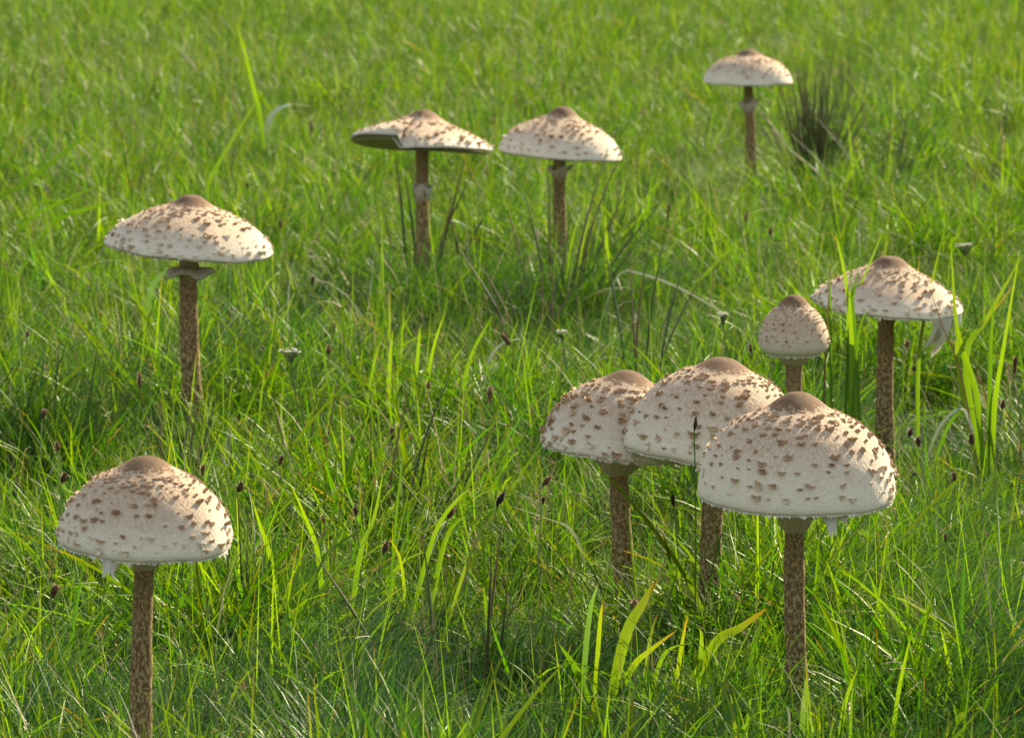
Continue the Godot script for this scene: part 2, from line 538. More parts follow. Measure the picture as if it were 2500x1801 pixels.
func cap_point(d: Dictionary, v: float, phi: float) -> Vector3:
	# the skin at v (0 umbo, 1 margin) and the angle phi
	var s: float = v * (d.prof.size() - 1)
	var j := mini(int(s), d.prof.size() - 2)
	var p: Vector2 = d.prof[j]
	var q: Vector2 = d.prof[j + 1]
	var a: Vector2 = d.prof[maxi(j - 1, 0)] if j > 0 else Vector2(-q.x, q.y)
	var b: Vector2 = d.prof[mini(j + 2, d.prof.size() - 1)]
	var rh := p.cubic_interpolate(q, a, b, s - j)
	var rad: float = rh.x * d.r
	var y: float = rh.y * d.r
	var wob: float = 1.0 + d.wobble * smoothstep(0.2, 1.0, rh.x) * (0.5 * sin(2.0 * phi + d.seed) + 0.3 * sin(3.0 * phi + d.seed * 2.3) + 0.25 * sin(7.0 * phi + d.seed * 1.7))
	y += d.r * d.wobble * 0.9 * pow(rh.x, 3.0) * (0.6 * sin(2.0 * phi + 1.3 * d.seed) + 0.4 * sin(5.0 * phi + d.seed) + 0.2 * sin(11.0 * phi + d.seed))
	if d.has("split"):
		var k := fposmod(phi - d.split, TAU) / TAU
		y += d.r * pow(rh.x, 1.6) * (0.135 * (1.0 - smoothstep(0.0, 0.34, k)) - 0.04 * smoothstep(0.75, 1.0, k))
		rad *= 1.0 + 0.05 * (1.0 - smoothstep(0.0, 0.2, k)) - 0.22 * smoothstep(0.90, 1.0, k) * smoothstep(0.90, 1.0, k) - 0.28 * pow(1.0 - smoothstep(0.0, 0.09, k), 2.0)
		phi += (0.34 * sin(PI * clampf(rh.x, 0.0, 1.0)) - 0.10) * smoothstep(0.85, 1.0, k) + 0.12 * sin(2.0 * PI * rh.x) * (1.0 - smoothstep(0.0, 0.1, k))
	return Vector3(cos(phi) * rad * wob, y, sin(phi) * rad * wob)

func mushroom(d: Dictionary) -> void:
	rng.seed = 100 + int(d.seed * 10)
	var root := thing("parasol_mushroom", d.label, "mushroom", d.base, "tall scaly mushrooms standing in the meadow")
	var r: float = d.r
	var centre: Vector3 = d.cap - d.base
	# stem
	var g := Geo.new()
	var tilt := Basis.from_euler(Vector3(d.tilt.x, 0, d.tilt.y))
	var top: Vector3 = centre + tilt * Vector3(0, d.prof[0].y * r * 0.72, 0)
	var under: Vector3 = centre + tilt * Vector3(0, -0.01, 0)
	var foot := Vector3(0, -0.075, 0)
	var mid: Vector3 = foot.lerp(under, 0.5) + d.bow
	tube(g, [foot, foot.lerp(mid, 0.5) + d.bow * 0.35, mid, mid.lerp(under, 0.55) + d.bow * 0.25, under, top], [d.stem * 1.5, d.stem * 1.22, d.stem * 1.1, d.stem * 1.05, d.stem, d.stem * 0.95], 28, 90, [Color.WHITE], true)
	for k in g.v.size():
		var bump := 1.0 + 0.05 * sin(g.v[k].y * 90.0 + d.seed) * sin(g.t[k].x * TAU * 2.0 + g.v[k].y * 40.0)
		var ax := spline([foot, foot.lerp(mid, 0.5) + d.bow * 0.35, mid, mid.lerp(under, 0.55) + d.bow * 0.25, under, top], g.t[k].y)
		g.v[k] = ax + (g.v[k] - ax) * bump
		g.t[k] = Vector2(g.t[k].x * 1.0 + d.seed * 0.13, 1.0 - g.t[k].y)
	g.smooth()
	part("stem", g.mesh(), mat["stem_a" if int(d.seed) % 2 else "stem_b"], root)
	# cap
	var cap_geo := Geo.new()
	var segs := 96
	var rings := 44
	var start: float = d.get("split", -PI / 2.0 + 0.4)
	for j in rings + 1:
		var v := pow(float(j) / rings, 0.9)
		for q in segs + 1:
			var phi := start + TAU * q / segs
			cap_geo.put(cap_point(d, v, phi), Vector3.UP, Color.WHITE, Vector2(float(q) / segs + d.seed * 0.37, v * 0.985 + 0.006))
	for j in rings:
		for q in segs:
			var a := j * (segs + 1) + q
			cap_geo.quad(a, a + 1, a + segs + 2, a + segs + 1)
	cap_geo.smooth()
	if not d.has("split"):
		for j in rings + 1:
			var a := j * (segs + 1)
			var n := (cap_geo.n[a] + cap_geo.n[a + segs]).normalized()
			cap_geo.n[a] = n; cap_geo.n[a + segs] = n
	var cap := part("cap", cap_geo.mesh(), mat["cap_a" if int(d.seed) % 2 else "cap_b"], root)
	cap.transform = Transform3D(tilt, centre)
	# flesh: closes the cap below, from the margin inwards, pleated into gills
	var gg := Geo.new()
	var pleats := 300
	var steps := [1.0, 0.975, 0.9, 0.75, 0.5, 0.28, 0.12]
	for j in steps.size():
		var rho: float = steps[j]
		for q in pleats + 1:
			var phi := start + TAU * q / pleats
			var edge := cap_point(d, 1.0, phi)
			var h := curve_at(d.under, rho) * r
			var p := Vector3(edge.x * rho, edge.y * pow(rho, 1.5) + h - 0.0012, edge.z * rho)
			if j > 0: p.y -= 0.0022 * (q % 2) * (1.0 if j > 1 else 0.4)
			if d.has("split"): p.y -= 0.02 * r
			gg.put(p, Vector3.DOWN, Color.WHITE)
	for j in steps.size() - 1:
		for q in pleats:
			var a := j * (pleats + 1) + q
			gg.quad(a, a + 1, a + pleats + 2, a + pleats + 1)
	gg.smooth()
	var gills := part("gills", gg.mesh(), mat.gill, root)
	gills.transform = cap.transform
	# cottony fringe round the margin
	var fg := Geo.new()
	var teeth := int(d.fringe.x)
	for q in teeth:
		var phi := start + 0.03 + (TAU - 0.06) * (q + rr(-0.4, 0.4)) / teeth
		var wid := rr(0.6, 2.6) * TAU / teeth * 0.6
		var drop: float = d.fringe.y * rr(0.2, 0.9) * (2.2 if rng.randf() < 0.07 else 1.0)
		var a := cap_point(d, 0.985, phi - wid)
		var b := cap_point(d, 0.985, phi + wid)
		var c := cap_point(d, 1.0, phi + rr(-0.5, 0.5) * wid)
		var outw := Vector3(cos(phi), 0, sin(phi))
		var tip := c + Vector3.DOWN * drop * 0.8 + outw * drop * rr(-0.2, 0.55)
		var col := Color(0.78, 0.74, 0.65) * rr(0.85, 1.05)
		var n0 := outw + Vector3.UP * 0.2
		var i0 := fg.put(a + outw * 0.0006, n0, col)
		var i1 := fg.put(b + outw * 0.0006, n0, col)
		var i2 := fg.put(a.lerp(tip, 0.6) + outw * 0.001, n0, col)
		var i3 := fg.put(b.lerp(tip, 0.6) + outw * 0.0012, n0, col)
		var i4 := fg.put(tip, n0, col)
		fg.quad(i0, i2, i3, i1)
		fg.tri(i2, i4, i3)
	fg.smooth()
	var fringe := part("fringe", fg.mesh(), mat.cotton, root)
	fringe.transform = cap.transform
	# torn scales on the cap, each a scrap of its own
	var made := 0
	var v := 0.29
	var band := 0
	while v < 0.95 and made < 300:
		# broken rings: long thin arcs round the umbo, then bigger, sparser, paler scraps towards the margin
		var upper := 1.0 - smoothstep(0.34, 0.52, v)
		var gap := lerpf(0.058, 0.030, upper)
		var here := cap_point(d, v, 0.3)
		var ring_r := Vector2(here.x, here.z).length()
		var size0: float = r * lerpf(0.086, 0.068, upper) * d.get("scale_size", 1.0)
		var spacing := size0 * lerpf(2.0, 1.5, upper)
		var count := int(TAU * ring_r / spacing)
		var off := rr(0, TAU)
		for q in count:
			if rng.randf() > lerpf(0.76, 0.9, upper): continue
			var phi := off + TAU * (q + rr(-0.36, 0.36)) / count
			var vv := clampf(v + rr(-0.22, 0.22) * gap, 0.27, 0.955)
			var p := cap_point(d, vv, phi)
			var du := (cap_point(d, minf(vv + 0.012, 1.0), phi) - cap_point(d, vv - 0.012, phi)).normalized()
			var across := (cap_point(d, vv, phi + 0.02) - p).normalized()
			var n := across.cross(du).normalized()
			if n.dot(Vector3(p.x, r * 0.3, p.z)) < 0: n = -n
			var tone := 0
			if rng.randf() < smoothstep(0.45, 0.85, vv): tone = 1
			if d.has("faded") and rng.randf() < 0.65: tone = maxi(tone, 1)
			if rng.randf() < smoothstep(0.62, 0.95, vv + (0.12 if d.has("faded") else 0.0)): tone = 2
			var shape := 0 if rng.randf() < lerpf(0.35, 0.95, upper) else 1
			var list: Array = flakes["%d_%d" % [shape, tone]]
			var s: float = size0 * (rr(0.72, 1.2) if rng.randf() < 0.6 else rr(0.3, 0.65)) * (1.0 - 0.35 * smoothstep(0.8, 0.95, vv)) * (1.25 if shape == 0 else 0.95)
			var o := part_fast("scale" if made == 0 else "scale_%03d" % made, list[rng.randi() % list.size()], mat.flake, cap)
			var bx := n.cross(du).normalized().rotated(n, rr(-0.22, 0.22))
			var bz := bx.cross(n).normalized()
			if bz.dot(du) < 0:
				bx = -bx
				bz = -bz
			o.transform = Transform3D(Basis(bx * s, n * s * rr(0.6, 1.25) * lerpf(1.0, 0.5, upper), bz * s * rr(0.8, 1.2)), p)
			made += 1
			if made >= 300: break
		v += gap
		band += 1
	# ring or remains of the veil
	if d.has("ring"):
		var rg := Geo.new()
		var k0: float = d.ring.x
		var at := under.lerp(mid, k0)
		var dirn := (under - mid).normalized()
		var rs: float = d.stem
		var prof2 := [[1.04, 0.016], [1.12, 0.0], [1.2, -0.004], [d.ring.y * 0.8, d.ring.z * 0.6], [d.ring.y, d.ring.z], [d.ring.y * 0.98, d.ring.z - 0.003], [d.ring.y * 0.7, d.ring.z * 0.4 - 0.007], [1.15, -0.016], [1.03, -0.022]]
		for j in prof2.size():
			for q in 41:
				var phi := TAU * q / 40
				var wv: float = 1.0 + (0.13 * sin(3.0 * phi + d.seed) + 0.08 * sin(8.0 * phi + d.seed)) * (1.0 if j > 2 and j < 7 else 0.0)
				var hh: float = prof2[j][1] + (0.004 * sin(4.0 * phi + d.seed) if j > 2 and j < 7 else 0.0)
				rg.put(Vector3(cos(phi) * rs * prof2[j][0] * wv, hh, sin(phi) * rs * prof2[j][0] * wv), Vector3.UP, Color(0.66, 0.61, 0.52) if j > 2 and j < 7 else Color(0.40, 0.31, 0.19))
		for j in prof2.size() - 1:
			for q in 40:
				var a := j * 41 + q
				rg.quad(a, a + 41, a + 42, a + 1)
		rg.smooth()
		var o := part("ring", rg.mesh(), mat.veil, root)
		o.transform = Transform3D(Basis(Quaternion(Vector3.UP, dirn)), at)
	if d.has("veil"):
		# the veil still joins the stem to the inside of the cap: a cup under the gills
		var vg := Geo.new()
		var vr: float = d.veil.x * r
		var vh: float = d.veil.y * r
		for j in 9:
			var k := j / 8.0
			for q in 41:
				var phi := TAU * q / 40
				var rad := lerpf(vr, d.stem * 1.12, pow(k, 1.35)) * (1.0 + 0.04 * sin(9.0 * phi + d.seed) + 0.05 * sin(4.0 * phi) + 0.02 * sin(23.0 * phi))
				if j == 8: rad = d.stem * 0.98
				vg.put(Vector3(cos(phi) * rad, 0.22 * r * (1.0 - k) * d.veil.z - vh * k - 0.003, sin(phi) * rad), Vector3.DOWN, Color(0.68, 0.61, 0.45).lerp(Color(0.55, 0.45, 0.29), k) * (0.86 + 0.1 * sin(phi * 23.0 + d.seed) + 0.06 * sin(phi * 41.0)))
		for j in 8:
			for q in 40:
				var a := j * 41 + q
				vg.quad(a, a + 1, a + 42, a + 41)
		vg.smooth()
		var o := part("veil", vg.mesh(), mat.veil, root)
		o.transform = cap.transform
	for sh in d.get("shreds", []):
		# hanging scraps: [angle, width, length, outward lean, v]
		var sg := Geo.new()
		var phi: float = sh[0]
		var p := cap_point(d, 0.99, phi) * Vector3(sh[4], 1, sh[4])
		var outw := Vector3(cos(phi), 0, sin(phi))
		var along := Vector3(-sin(phi), 0, cos(phi))
		var strands := 9
		for q in strands:
			var t0 := (q + 0.5) / strands - 0.5
			var len2: float = sh[2] * rr(0.6, 1.0) * (1.0 - 1.2 * t0 * t0)
			var w0: float = sh[1] * 0.36
			var solid: bool = sh.size() > 5
			var sway := 0.1 * sin(q * 0.9) if solid else rr(-0.25, 0.25)
			if solid: len2 = sh[2] * (0.72 + 0.2 * sin(q * 0.8) + rr(0.0, 0.12))
			var back := rr(-0.0012, 0.0012) if not solid else 0.003 * sin(q * 1.1)
			for j in 7:
				var k := j / 6.0
				var c: Vector3 = p + Vector3.DOWN * len2 * k + outw * (sh[3] * k * k + back * k + 0.15 * sh[1] * cos(t0 * 5.0)) + along * sh[1] * (t0 * (1.0 - 0.35 * k) + sway * k * k)
				var ww := w0 * (1.0 - 0.85 * pow(k, 7.0 if solid else 1.8)) * 0.6
				var col := Color(0.76, 0.74, 0.68) * rr(0.88, 1.0)
				sg.put(c - along * ww, outw, col)
				sg.put(c + outw * ww * 0.3, outw, col)
				sg.put(c + along * ww, outw, col)
			for j in 6:
				var a := q * 21 + j * 3
				sg.quad(a, a + 3, a + 4, a + 1)
				sg.quad(a + 1, a + 4, a + 5, a + 2)
		sg.smooth()
		var o := part("veil_shred", sg.mesh(), mat.cotton, root)
		o.transform = cap.transform

func part_fast(nm: String, m: Mesh, material: Material, parent: Node) -> MeshInstance3D:
	var o := MeshInstance3D.new()
	o.name = nm
	o.mesh = m
	o.material_override = material
	parent.add_child(o, true)
	return o

# ------------------------------------------------------------------ other plants
func seed_head_mesh(long: float, wide: float, c: Color, fuzzy: float) -> ArrayMesh:
	# a spike of overlapping dry bracts round a core
	var g := Geo.new()
	var lump := rr(0.0, 6.0)
	var pts := []
	var rad := []
	for j in 7:
		var k := j / 6.0
		pts.append(Vector3(0.08 * wide * sin(k * 3.0 + lump), k * long, 0.08 * wide * cos(k * 2.0 + lump)))
		rad.append(wide * 0.36 * pow(sin(PI * clampf(k * 0.9 + 0.06, 0, 1)), 0.6) * (1.0 + 0.2 * sin(k * 7.0 + lump)))
	tube(g, pts, rad, 8, 8, [c * 0.5], true)
	var rows := int(clampf(long / wide * 6.0, 6.0, 20.0))
	for j in rows:
		var k := (j + 0.5) / rows
		var around := 9
		for q in around:
			if rng.randf() < 0.08: continue
			var a := TAU * (q + 0.5 * (j % 2) + rr(-0.25, 0.25)) / around
			var rk: float = rad[mini(int(k * 6.0), 6)]
			var p := spline(pts, k) + Vector3(cos(a), 0, sin(a)) * rk * 0.9
			var out := Vector3(cos(a), rr(0.35, 1.4), sin(a)).normalized()
			var s := Vector3(-sin(a), 0, cos(a)) * wide * rr(0.07, 0.13)
			var l := wide * rr(0.16, 0.34) * fuzzy
			var cc := c * rr(0.6, 1.9)
			var cut := rr(0.3, 1.0)
			var i0 := g.put(p - s, out, cc * 0.7)
			var i1 := g.put(p + s, out, cc * 0.7)
			var i2 := g.put(p + out * l * 0.6 + s * 0.9 + Vector3(cos(a), 0, sin(a)) * l * 0.25, out, cc)
			var i3 := g.put(p + out * l, out, cc.lerp(Color(0.42, 0.32, 0.18), 0.35 * cut))
			var i4 := g.put(p + out * l * 0.6 - s * 0.9 + Vector3(cos(a), 0, sin(a)) * l * 0.25, out, cc)
			g.quad(i0, i4, i2, i1)
			g.tri(i4, i3, i2)
	g.smooth()
	return g.mesh()

func seed_plant(label: String, head: Vector3, foot: Vector3, long: float, wide: float, tilt: Vector2, c: Color, stem_c: Color) -> void:
	# one brown head on a thin stalk
	var root := thing("seed_head_plant", label, "seed head", foot, "brown seed heads above the grass")
	var h := head - foot
	var g := Geo.new()
	var bow := Vector3(rr(-0.016, 0.016), 0, rr(-0.012, 0.012))
	var dirn := Vector3(tilt.x + rr(-0.12, 0.12), 1, tilt.y).normalized()
	tube(g, [Vector3.ZERO, h * 0.35 + bow, h * 0.7 + bow * 0.7, h - dirn * long * 0.9, h - dirn * long * 0.45], [0.0010, 0.0008, 0.0007, 0.0007], 5, 14, [stem_c, stem_c, stem_c], true)
	part("stalk", g.mesh(), mat.straw, root)
	var o := part("head", seed_head_mesh(long, wide, c, rr(0.8, 1.3)), mat.straw, root)
	o.transform = Transform3D(Basis(Quaternion(Vector3.UP, dirn)), h - dirn * long * 0.5)

func rush(label: String, foot: Vector3, tips: Array, radius: float, c: Color) -> void:
	# a clump of stiff, round, pointed stems
	var root := thing("rush_clump", label, "rush", foot, "clumps of dark green rushes")
	for tip in tips:
		var t: Vector3 = tip - foot
		var b := Vector3(rr(-1, 1), 0, rr(-1, 1)) * 0.012 + Vector3(t.x * 0.12, -0.06, t.z * 0.12)
		var mid := b.lerp(t, 0.55) + Vector3(rr(-1, 1), 0, rr(-1, 1)) * 0.011 - Vector3(t.x, 0, t.z) * 0.10
		var g := Geo.new()
		var cc := (c * rr(0.7, 1.5)).lerp(Color(0.16, 0.10, 0.045), 0.85 * pow(rng.randf(), 1.6))
		tube(g, [b, mid, t], [radius, radius * 0.95, radius * 0.7, radius * 0.12], 6, 12, [Color(0.10, 0.05, 0.025) if rng.randf() < 0.5 else cc, cc, cc, cc.lerp(Color(0.14, 0.08, 0.03), 0.6)], false)
		part("stem", g.mesh(), mat.rush, root)

func leaf_clump(called: String, label: String, category: String, foot: Vector3, leaves: Array, group := "") -> void:
	# leaves: [points, width, tone]
	var root := thing(called, label, category, foot, group)
	for l in leaves:
		var g := Geo.new()
		var pts := []
		for p in l[0]: pts.append(p - foot)
		var tones := {
			"bright": [Color(0.12, 0.25, 0.02), Color(0.21, 0.36, 0.02), Color(0.24, 0.36, 0.025)],
			"green": [Color(0.07, 0.17, 0.02), Color(0.10, 0.22, 0.02), Color(0.12, 0.23, 0.03)],
			"tipped": [Color(0.12, 0.24, 0.02), Color(0.22, 0.34, 0.025), Color(0.25, 0.35, 0.025), Color(0.27, 0.33, 0.03), Color(0.42, 0.20, 0.03)],
			"blue": [Color(0.09, 0.19, 0.09), Color(0.13, 0.25, 0.13), Color(0.17, 0.29, 0.18)],
			"pale": [Color(0.20, 0.28, 0.15), Color(0.42, 0.46, 0.36), Color(0.55, 0.55, 0.45)],
			"dead": [Color(0.40, 0.31, 0.18), Color(0.55, 0.47, 0.32), Color(0.50, 0.40, 0.25)],
			"brown": [Color(0.12, 0.07, 0.03), Color(0.15, 0.085, 0.04), Color(0.20, 0.10, 0.05)],
		}
		var spread: Vector3 = pts[-1] - pts[0]
		var side := Vector3(1, 0, 0.35).rotated(Vector3.UP, rr(-0.5, 0.5)) if absf(spread.x) < absf(spread.y) * 1.2 else Vector3(-0.2, 1.0, 0.35)
		leaf(g, pts, l[1], tones[l[2]], side.normalized(), rr(0.12, 0.4), 14, rr(-0.5, 0.5))
		part("blade", g.mesh(), mat.straw if l[2] in ["dead", "pale", "brown"] else mat.grass, root)

func umbel(label: String, head: Vector3, foot: Vector3, wide: float) -> void:
	# a flat white flower head of many tiny florets on forked stalks
	var root := thing("white_umbel", label, "flower", foot)
	var h := head - foot
	var g := Geo.new()
	var sc := Color(0.12, 0.16, 0.06)
	tube(g, [Vector3.ZERO, h * 0.5 + Vector3(0.004, 0, 0), h * 0.88], [0.0014, 0.0012, 0.0011], 5, 8, [sc], true)
	var f := Geo.new()
	for j in 26:
		var a := rr(0, TAU)
		var rad := sqrt(rng.randf()) * wide * 0.5
		var p := h + Vector3(cos(a) * rad, rr(-0.002, 0.003) - rad * 0.15, sin(a) * rad)
		tube(g, [h * 0.88, h * 0.94 + Vector3(cos(a), 0, sin(a)) * rad * 0.4, p], [0.0006, 0.0005], 4, 3, [sc], true)
		for q in 6:
			var b := TAU * q / 6.0
			var c := Color(0.78, 0.76, 0.70) * rr(0.8, 1.05)
			var d0 := Vector3(cos(b), 0.25, sin(b)) * 0.0022
			var d1 := Vector3(-sin(b), 0.0, cos(b)) * 0.0011
			var i0 := f.put(p, Vector3.UP, c)
			var i1 := f.put(p + d0 - d1, Vector3.UP, c)
			var i2 := f.put(p + d0 + d1, Vector3.UP, c)
			f.tri(i0, i1, i2)
	part("stalk", g.mesh(), mat.straw, root)
	f.smooth()
	part("florets", f.mesh(), mat.cotton, root)

func petal_bit(label: String, at: Vector3, long: float, wide: float, yaw: float, pitch: float) -> void:
	# a pale curled dead leaf scrap caught in the grass
	var g := Geo.new()
	var pts := []
	for j in 4:
		var k := j / 3.0
		pts.append(Vector3(cos(yaw), 0, sin(yaw)) * long * (k - 0.5) * cos(pitch) + Vector3.UP * (sin(pitch) * long * (k - 0.5) + 0.2 * long * k * (1.0 - k)))
	leaf(g, pts, wide, [Color(0.62, 0.56, 0.45), Color(0.72, 0.68, 0.58)], Vector3(-sin(yaw), 0.4, cos(yaw)), 0.5, 8, 0.6)
	var o := part(numbered("pale_leaf_scrap"), g.mesh(), mat.cotton, self)
	o.position = at
	tag(o, label, "dead leaf", "pale dead leaf scraps in the grass")

# ------------------------------------------------------------------ everything
func surface(rough: float, spec := 0.5) -> StandardMaterial3D:
	var m := StandardMaterial3D.new()
	m.roughness = rough
	m.metallic_specular = spec
	return m

func make_materials() -> void:
	var m := surface(0.9)
	var n := FastNoiseLite.new()
	n.frequency = 0.03
	n.fractal_octaves = 5
	var ramp := Gradient.new()
	ramp.offsets = PackedFloat32Array([0.0, 0.45, 0.7, 1.0])
	ramp.colors = PackedColorArray([Color(0.10, 0.09, 0.05), Color(0.15, 0.20, 0.07), Color(0.20, 0.27, 0.09), Color(0.36, 0.31, 0.18)])
	var nt := NoiseTexture2D.new()
	nt.width = 512; nt.height = 512; nt.seamless = true; nt.noise = n; nt.color_ramp = ramp
	m.albedo_texture = nt
	m.uv1_scale = Vector3(1.7, 1.7, 1.7)
	mat.soil = m
	m = surface(0.42, 0.36)
	m.vertex_color_use_as_albedo = true
	m.backlight_enabled = true
	m.backlight = Color(1.0, 1.0, 0.40)
	mat.grass = m
	m = surface(0.7, 0.4)
	m.vertex_color_use_as_albedo = true
	m.backlight_enabled = true
	m.backlight = Color(0.6, 0.6, 0.55)
	mat.straw = m
	m = surface(0.45, 0.5)
	m.vertex_color_use_as_albedo = true
	mat.rush = m
	m = surface(0.85, 0.3)
	m.vertex_color_use_as_albedo = true
	mat.flake = m
	m = surface(0.95, 0.2)
	m.vertex_color_use_as_albedo = true
	m.backlight_enabled = true
	m.backlight = Color(0.8, 0.8, 0.75)
	mat.cotton = m
	mat.veil = m
	m = surface(0.95, 0.2)
	m.albedo_color = Color(0.80, 0.76, 0.66)
	m.backlight_enabled = true
	m.backlight = Color(0.5, 0.48, 0.4)
	mat.gill = m
	for s in ["a", "b"]:
		var pic := cap_picture(11 if s == "a" else 57)
		m = surface(0.82, 0.35)
		m.albedo_texture = pic[0]
		m.heightmap_enabled = true
		m.heightmap_texture = pic[1]
		m.heightmap_scale = 0.22
		mat["cap_" + s] = m
		pic = stem_picture(21 if s == "a" else 77)
		m = surface(0.85, 0.3)
		m.albedo_texture = pic[0]
		m.heightmap_enabled = true
		m.heightmap_texture = pic[1]
		m.heightmap_scale = 0.12
		mat["stem_" + s] = m
	for tone in 3:
		flakes["0_%d" % tone] = []
		flakes["1_%d" % tone] = []
		for k in 6:
			flakes["0_%d" % tone].append(make_flake(rr(0.28, 0.45), tone))
			flakes["1_%d" % tone].append(make_flake(rr(0.5, 0.9), tone))

func _ready() -> void:
	# camera: a long lens a little above the mushrooms, looking slightly down
	var cam := Camera3D.new()
	cam.name = "camera"
	add_child(cam)
	cam.position = Vector3(0, 0.857, 0)
	cam.rotation_degrees = Vector3(-7.5661, 0, 0)
	var lens := CameraAttributesPhysical.new()
	lens.frustum_focal_length = 211.0
	lens.exposure_aperture = 32.0
	lens.frustum_focus_distance = 4.45
	lens.frustum_near = 0.1
	lens.frustum_far = 900.0
	cam.attributes = lens
	cam.fov = 9.4639
	cam.near = 0.1
	cam.far = 900.0
	cam.current = true
	# hazy bright sky and a sun behind the scene on the right
	var env := Environment.new()
	var sky := ProceduralSkyMaterial.new()
	sky.sky_top_color = Color(0.70, 0.78, 0.88)
	sky.sky_horizon_color = Color(0.96, 0.93, 0.88)
	sky.sky_curve = 0.25
	sky.sky_energy_multiplier = 0.72
	sky.ground_bottom_color = Color(0.20, 0.26, 0.12)
	sky.ground_horizon_color = Color(0.45, 0.5, 0.35)
	env.background_mode = Environment.BG_SKY
	env.sky = Sky.new()
	env.sky.sky_material = sky
	env.background_energy_multiplier = 1.0
	env.tonemap_mode = Environment.TONE_MAPPER_LINEAR
	env.tonemap_exposure = 2.62
	env.sdfgi_enabled = true
	env.ssao_enabled = true
	env.ssil_enabled = true
	var we := WorldEnvironment.new()
	we.name = "environment"
	we.environment = env
	add_child(we)
	var sun := DirectionalLight3D.new()
	sun.name = "sun"
	sun.light_color = Color(1.0, 0.93, 0.80)
	sun.light_energy = 1.6
	sun.light_angular_distance = 0.6
	sun.shadow_enabled = true
	add_child(sun)
	var az := deg_to_rad(38.0)
	var el := deg_to_rad(33.0)
	sun.look_at_from_position(Vector3(sin(az) * cos(el), sin(el), -cos(az) * cos(el)), Vector3.ZERO)

	rng.seed = 4
	patch_noise.seed = 9
	patch_noise.frequency = 0.9
	patch_noise.fractal_octaves = 3
	fine_noise.seed = 31
	fine_noise.frequency = 1.0
	fine_noise.fractal_octaves = 2
	make_materials()
	make_ground()
	make_grass()
	# the mushrooms, from the nearest back
	mushroom({"label": "front right mushroom with the largest steep domed cap, overlapping two behind it", "seed": 1, "base": Vector3(0.2789, 0, -4.139), "cap": Vector3(0.2671, 0.1886, -4.139), "r": 0.0923, "stem": 0.0092, "tilt": Vector2(0.017, -0.017), "bow": Vector3(-0.0050, 0, 0), "wobble": 0.013, "fringe": Vector2(230, 0.0052),
		"prof": [Vector2(0, 1.05), Vector2(0.1, 1.04), Vector2(0.22, 0.97), Vector2(0.33, 0.885), Vector2(0.46, 0.83), Vector2(0.6, 0.755), Vector2(0.74, 0.645), Vector2(0.86, 0.505), Vector2(0.93, 0.385), Vector2(0.98, 0.22), Vector2(1, 0.06), Vector2(0.995, -0.02), Vector2(0.965, -0.045)],
		"under": [[0, 0.3], [0.3, 0.28], [0.7, 0.14], [1, 0]], "veil": Vector3(0.27, 0.37, 0.4), "shreds": [[1.2, 0.015, 0.026, 0.003, 0.86], [1.02, 0.008, 0.014, 0.002, 0.86]]})
	mushroom({"label": "tall near left mushroom with a steep domed cap and white veil shred hanging left", "seed": 2, "base": Vector3(-0.3158, 0, -3.7393), "cap": Vector3(-0.3123, 0.2146, -3.7393), "r": 0.0739, "stem": 0.0085, "tilt": Vector2(0.052, -0.035), "bow": Vector3(-0.0034, 0, 0), "wobble": 0.03, "fringe": Vector2(210, 0.0050),
		"prof": [Vector2(0, 0.97), Vector2(0.12, 0.955), Vector2(0.24, 0.89), Vector2(0.38, 0.8), Vector2(0.52, 0.725), Vector2(0.66, 0.62), Vector2(0.8, 0.475), Vector2(0.91, 0.305), Vector2(0.97, 0.16), Vector2(1, 0.04), Vector2(0.99, -0.03), Vector2(0.96, -0.05)],
		"under": [[0, 0.3], [0.3, 0.28], [0.7, 0.14], [1, 0]], "veil": Vector3(0.28, 0.33, 0.4), "shreds": [[1.95, 0.014, 0.017, 0.002, 0.97], [3.05, 0.006, 0.013, 0.001, 1.0]]})
	mushroom({"label": "middle mushroom of the right group, cap peeking out between two others", "seed": 3, "base": Vector3(0.2053, 0, -4.6183), "cap": Vector3(0.2129, 0.1619, -4.6183), "r": 0.0973, "stem": 0.0103, "tilt": Vector2(0.035, -0.087), "bow": Vector3(0.0000, 0, 0), "wobble": 0.025, "fringe": Vector2(210, 0.0050),
		"prof": [Vector2(0, 0.97), Vector2(0.12, 0.955), Vector2(0.24, 0.89), Vector2(0.34, 0.83), Vector2(0.48, 0.765), Vector2(0.64, 0.66), Vector2(0.79, 0.51), Vector2(0.91, 0.325), Vector2(0.97, 0.16), Vector2(1, 0.03), Vector2(0.99, -0.03), Vector2(0.96, -0.05)],
		"under": [[0, 0.3], [0.3, 0.28], [0.7, 0.14], [1, 0]]})
	mushroom({"label": "left mushroom of the right group with tilted cap and closed cream veil beneath", "seed": 4, "base": Vector3(0.1301, 0, -4.6843), "cap": Vector3(0.1147, 0.1535, -4.6843), "r": 0.0845, "stem": 0.0100, "tilt": Vector2(0.017, -0.122), "bow": Vector3(-0.0033, 0, 0), "wobble": 0.03, "fringe": Vector2(190, 0.0048),
		"prof": [Vector2(0, 0.95), Vector2(0.12, 0.935), Vector2(0.26, 0.86), Vector2(0.4, 0.775), Vector2(0.54, 0.7), Vector2(0.68, 0.595), Vector2(0.82, 0.45), Vector2(0.92, 0.28), Vector2(0.975, 0.125), Vector2(1, 0), Vector2(0.985, -0.05), Vector2(0.95, -0.06)],
		"under": [[0, 0.3], [0.3, 0.28], [0.7, 0.14], [1, 0]], "veil": Vector3(0.46, 0.36, 0.4), "scale_size": 1.25})
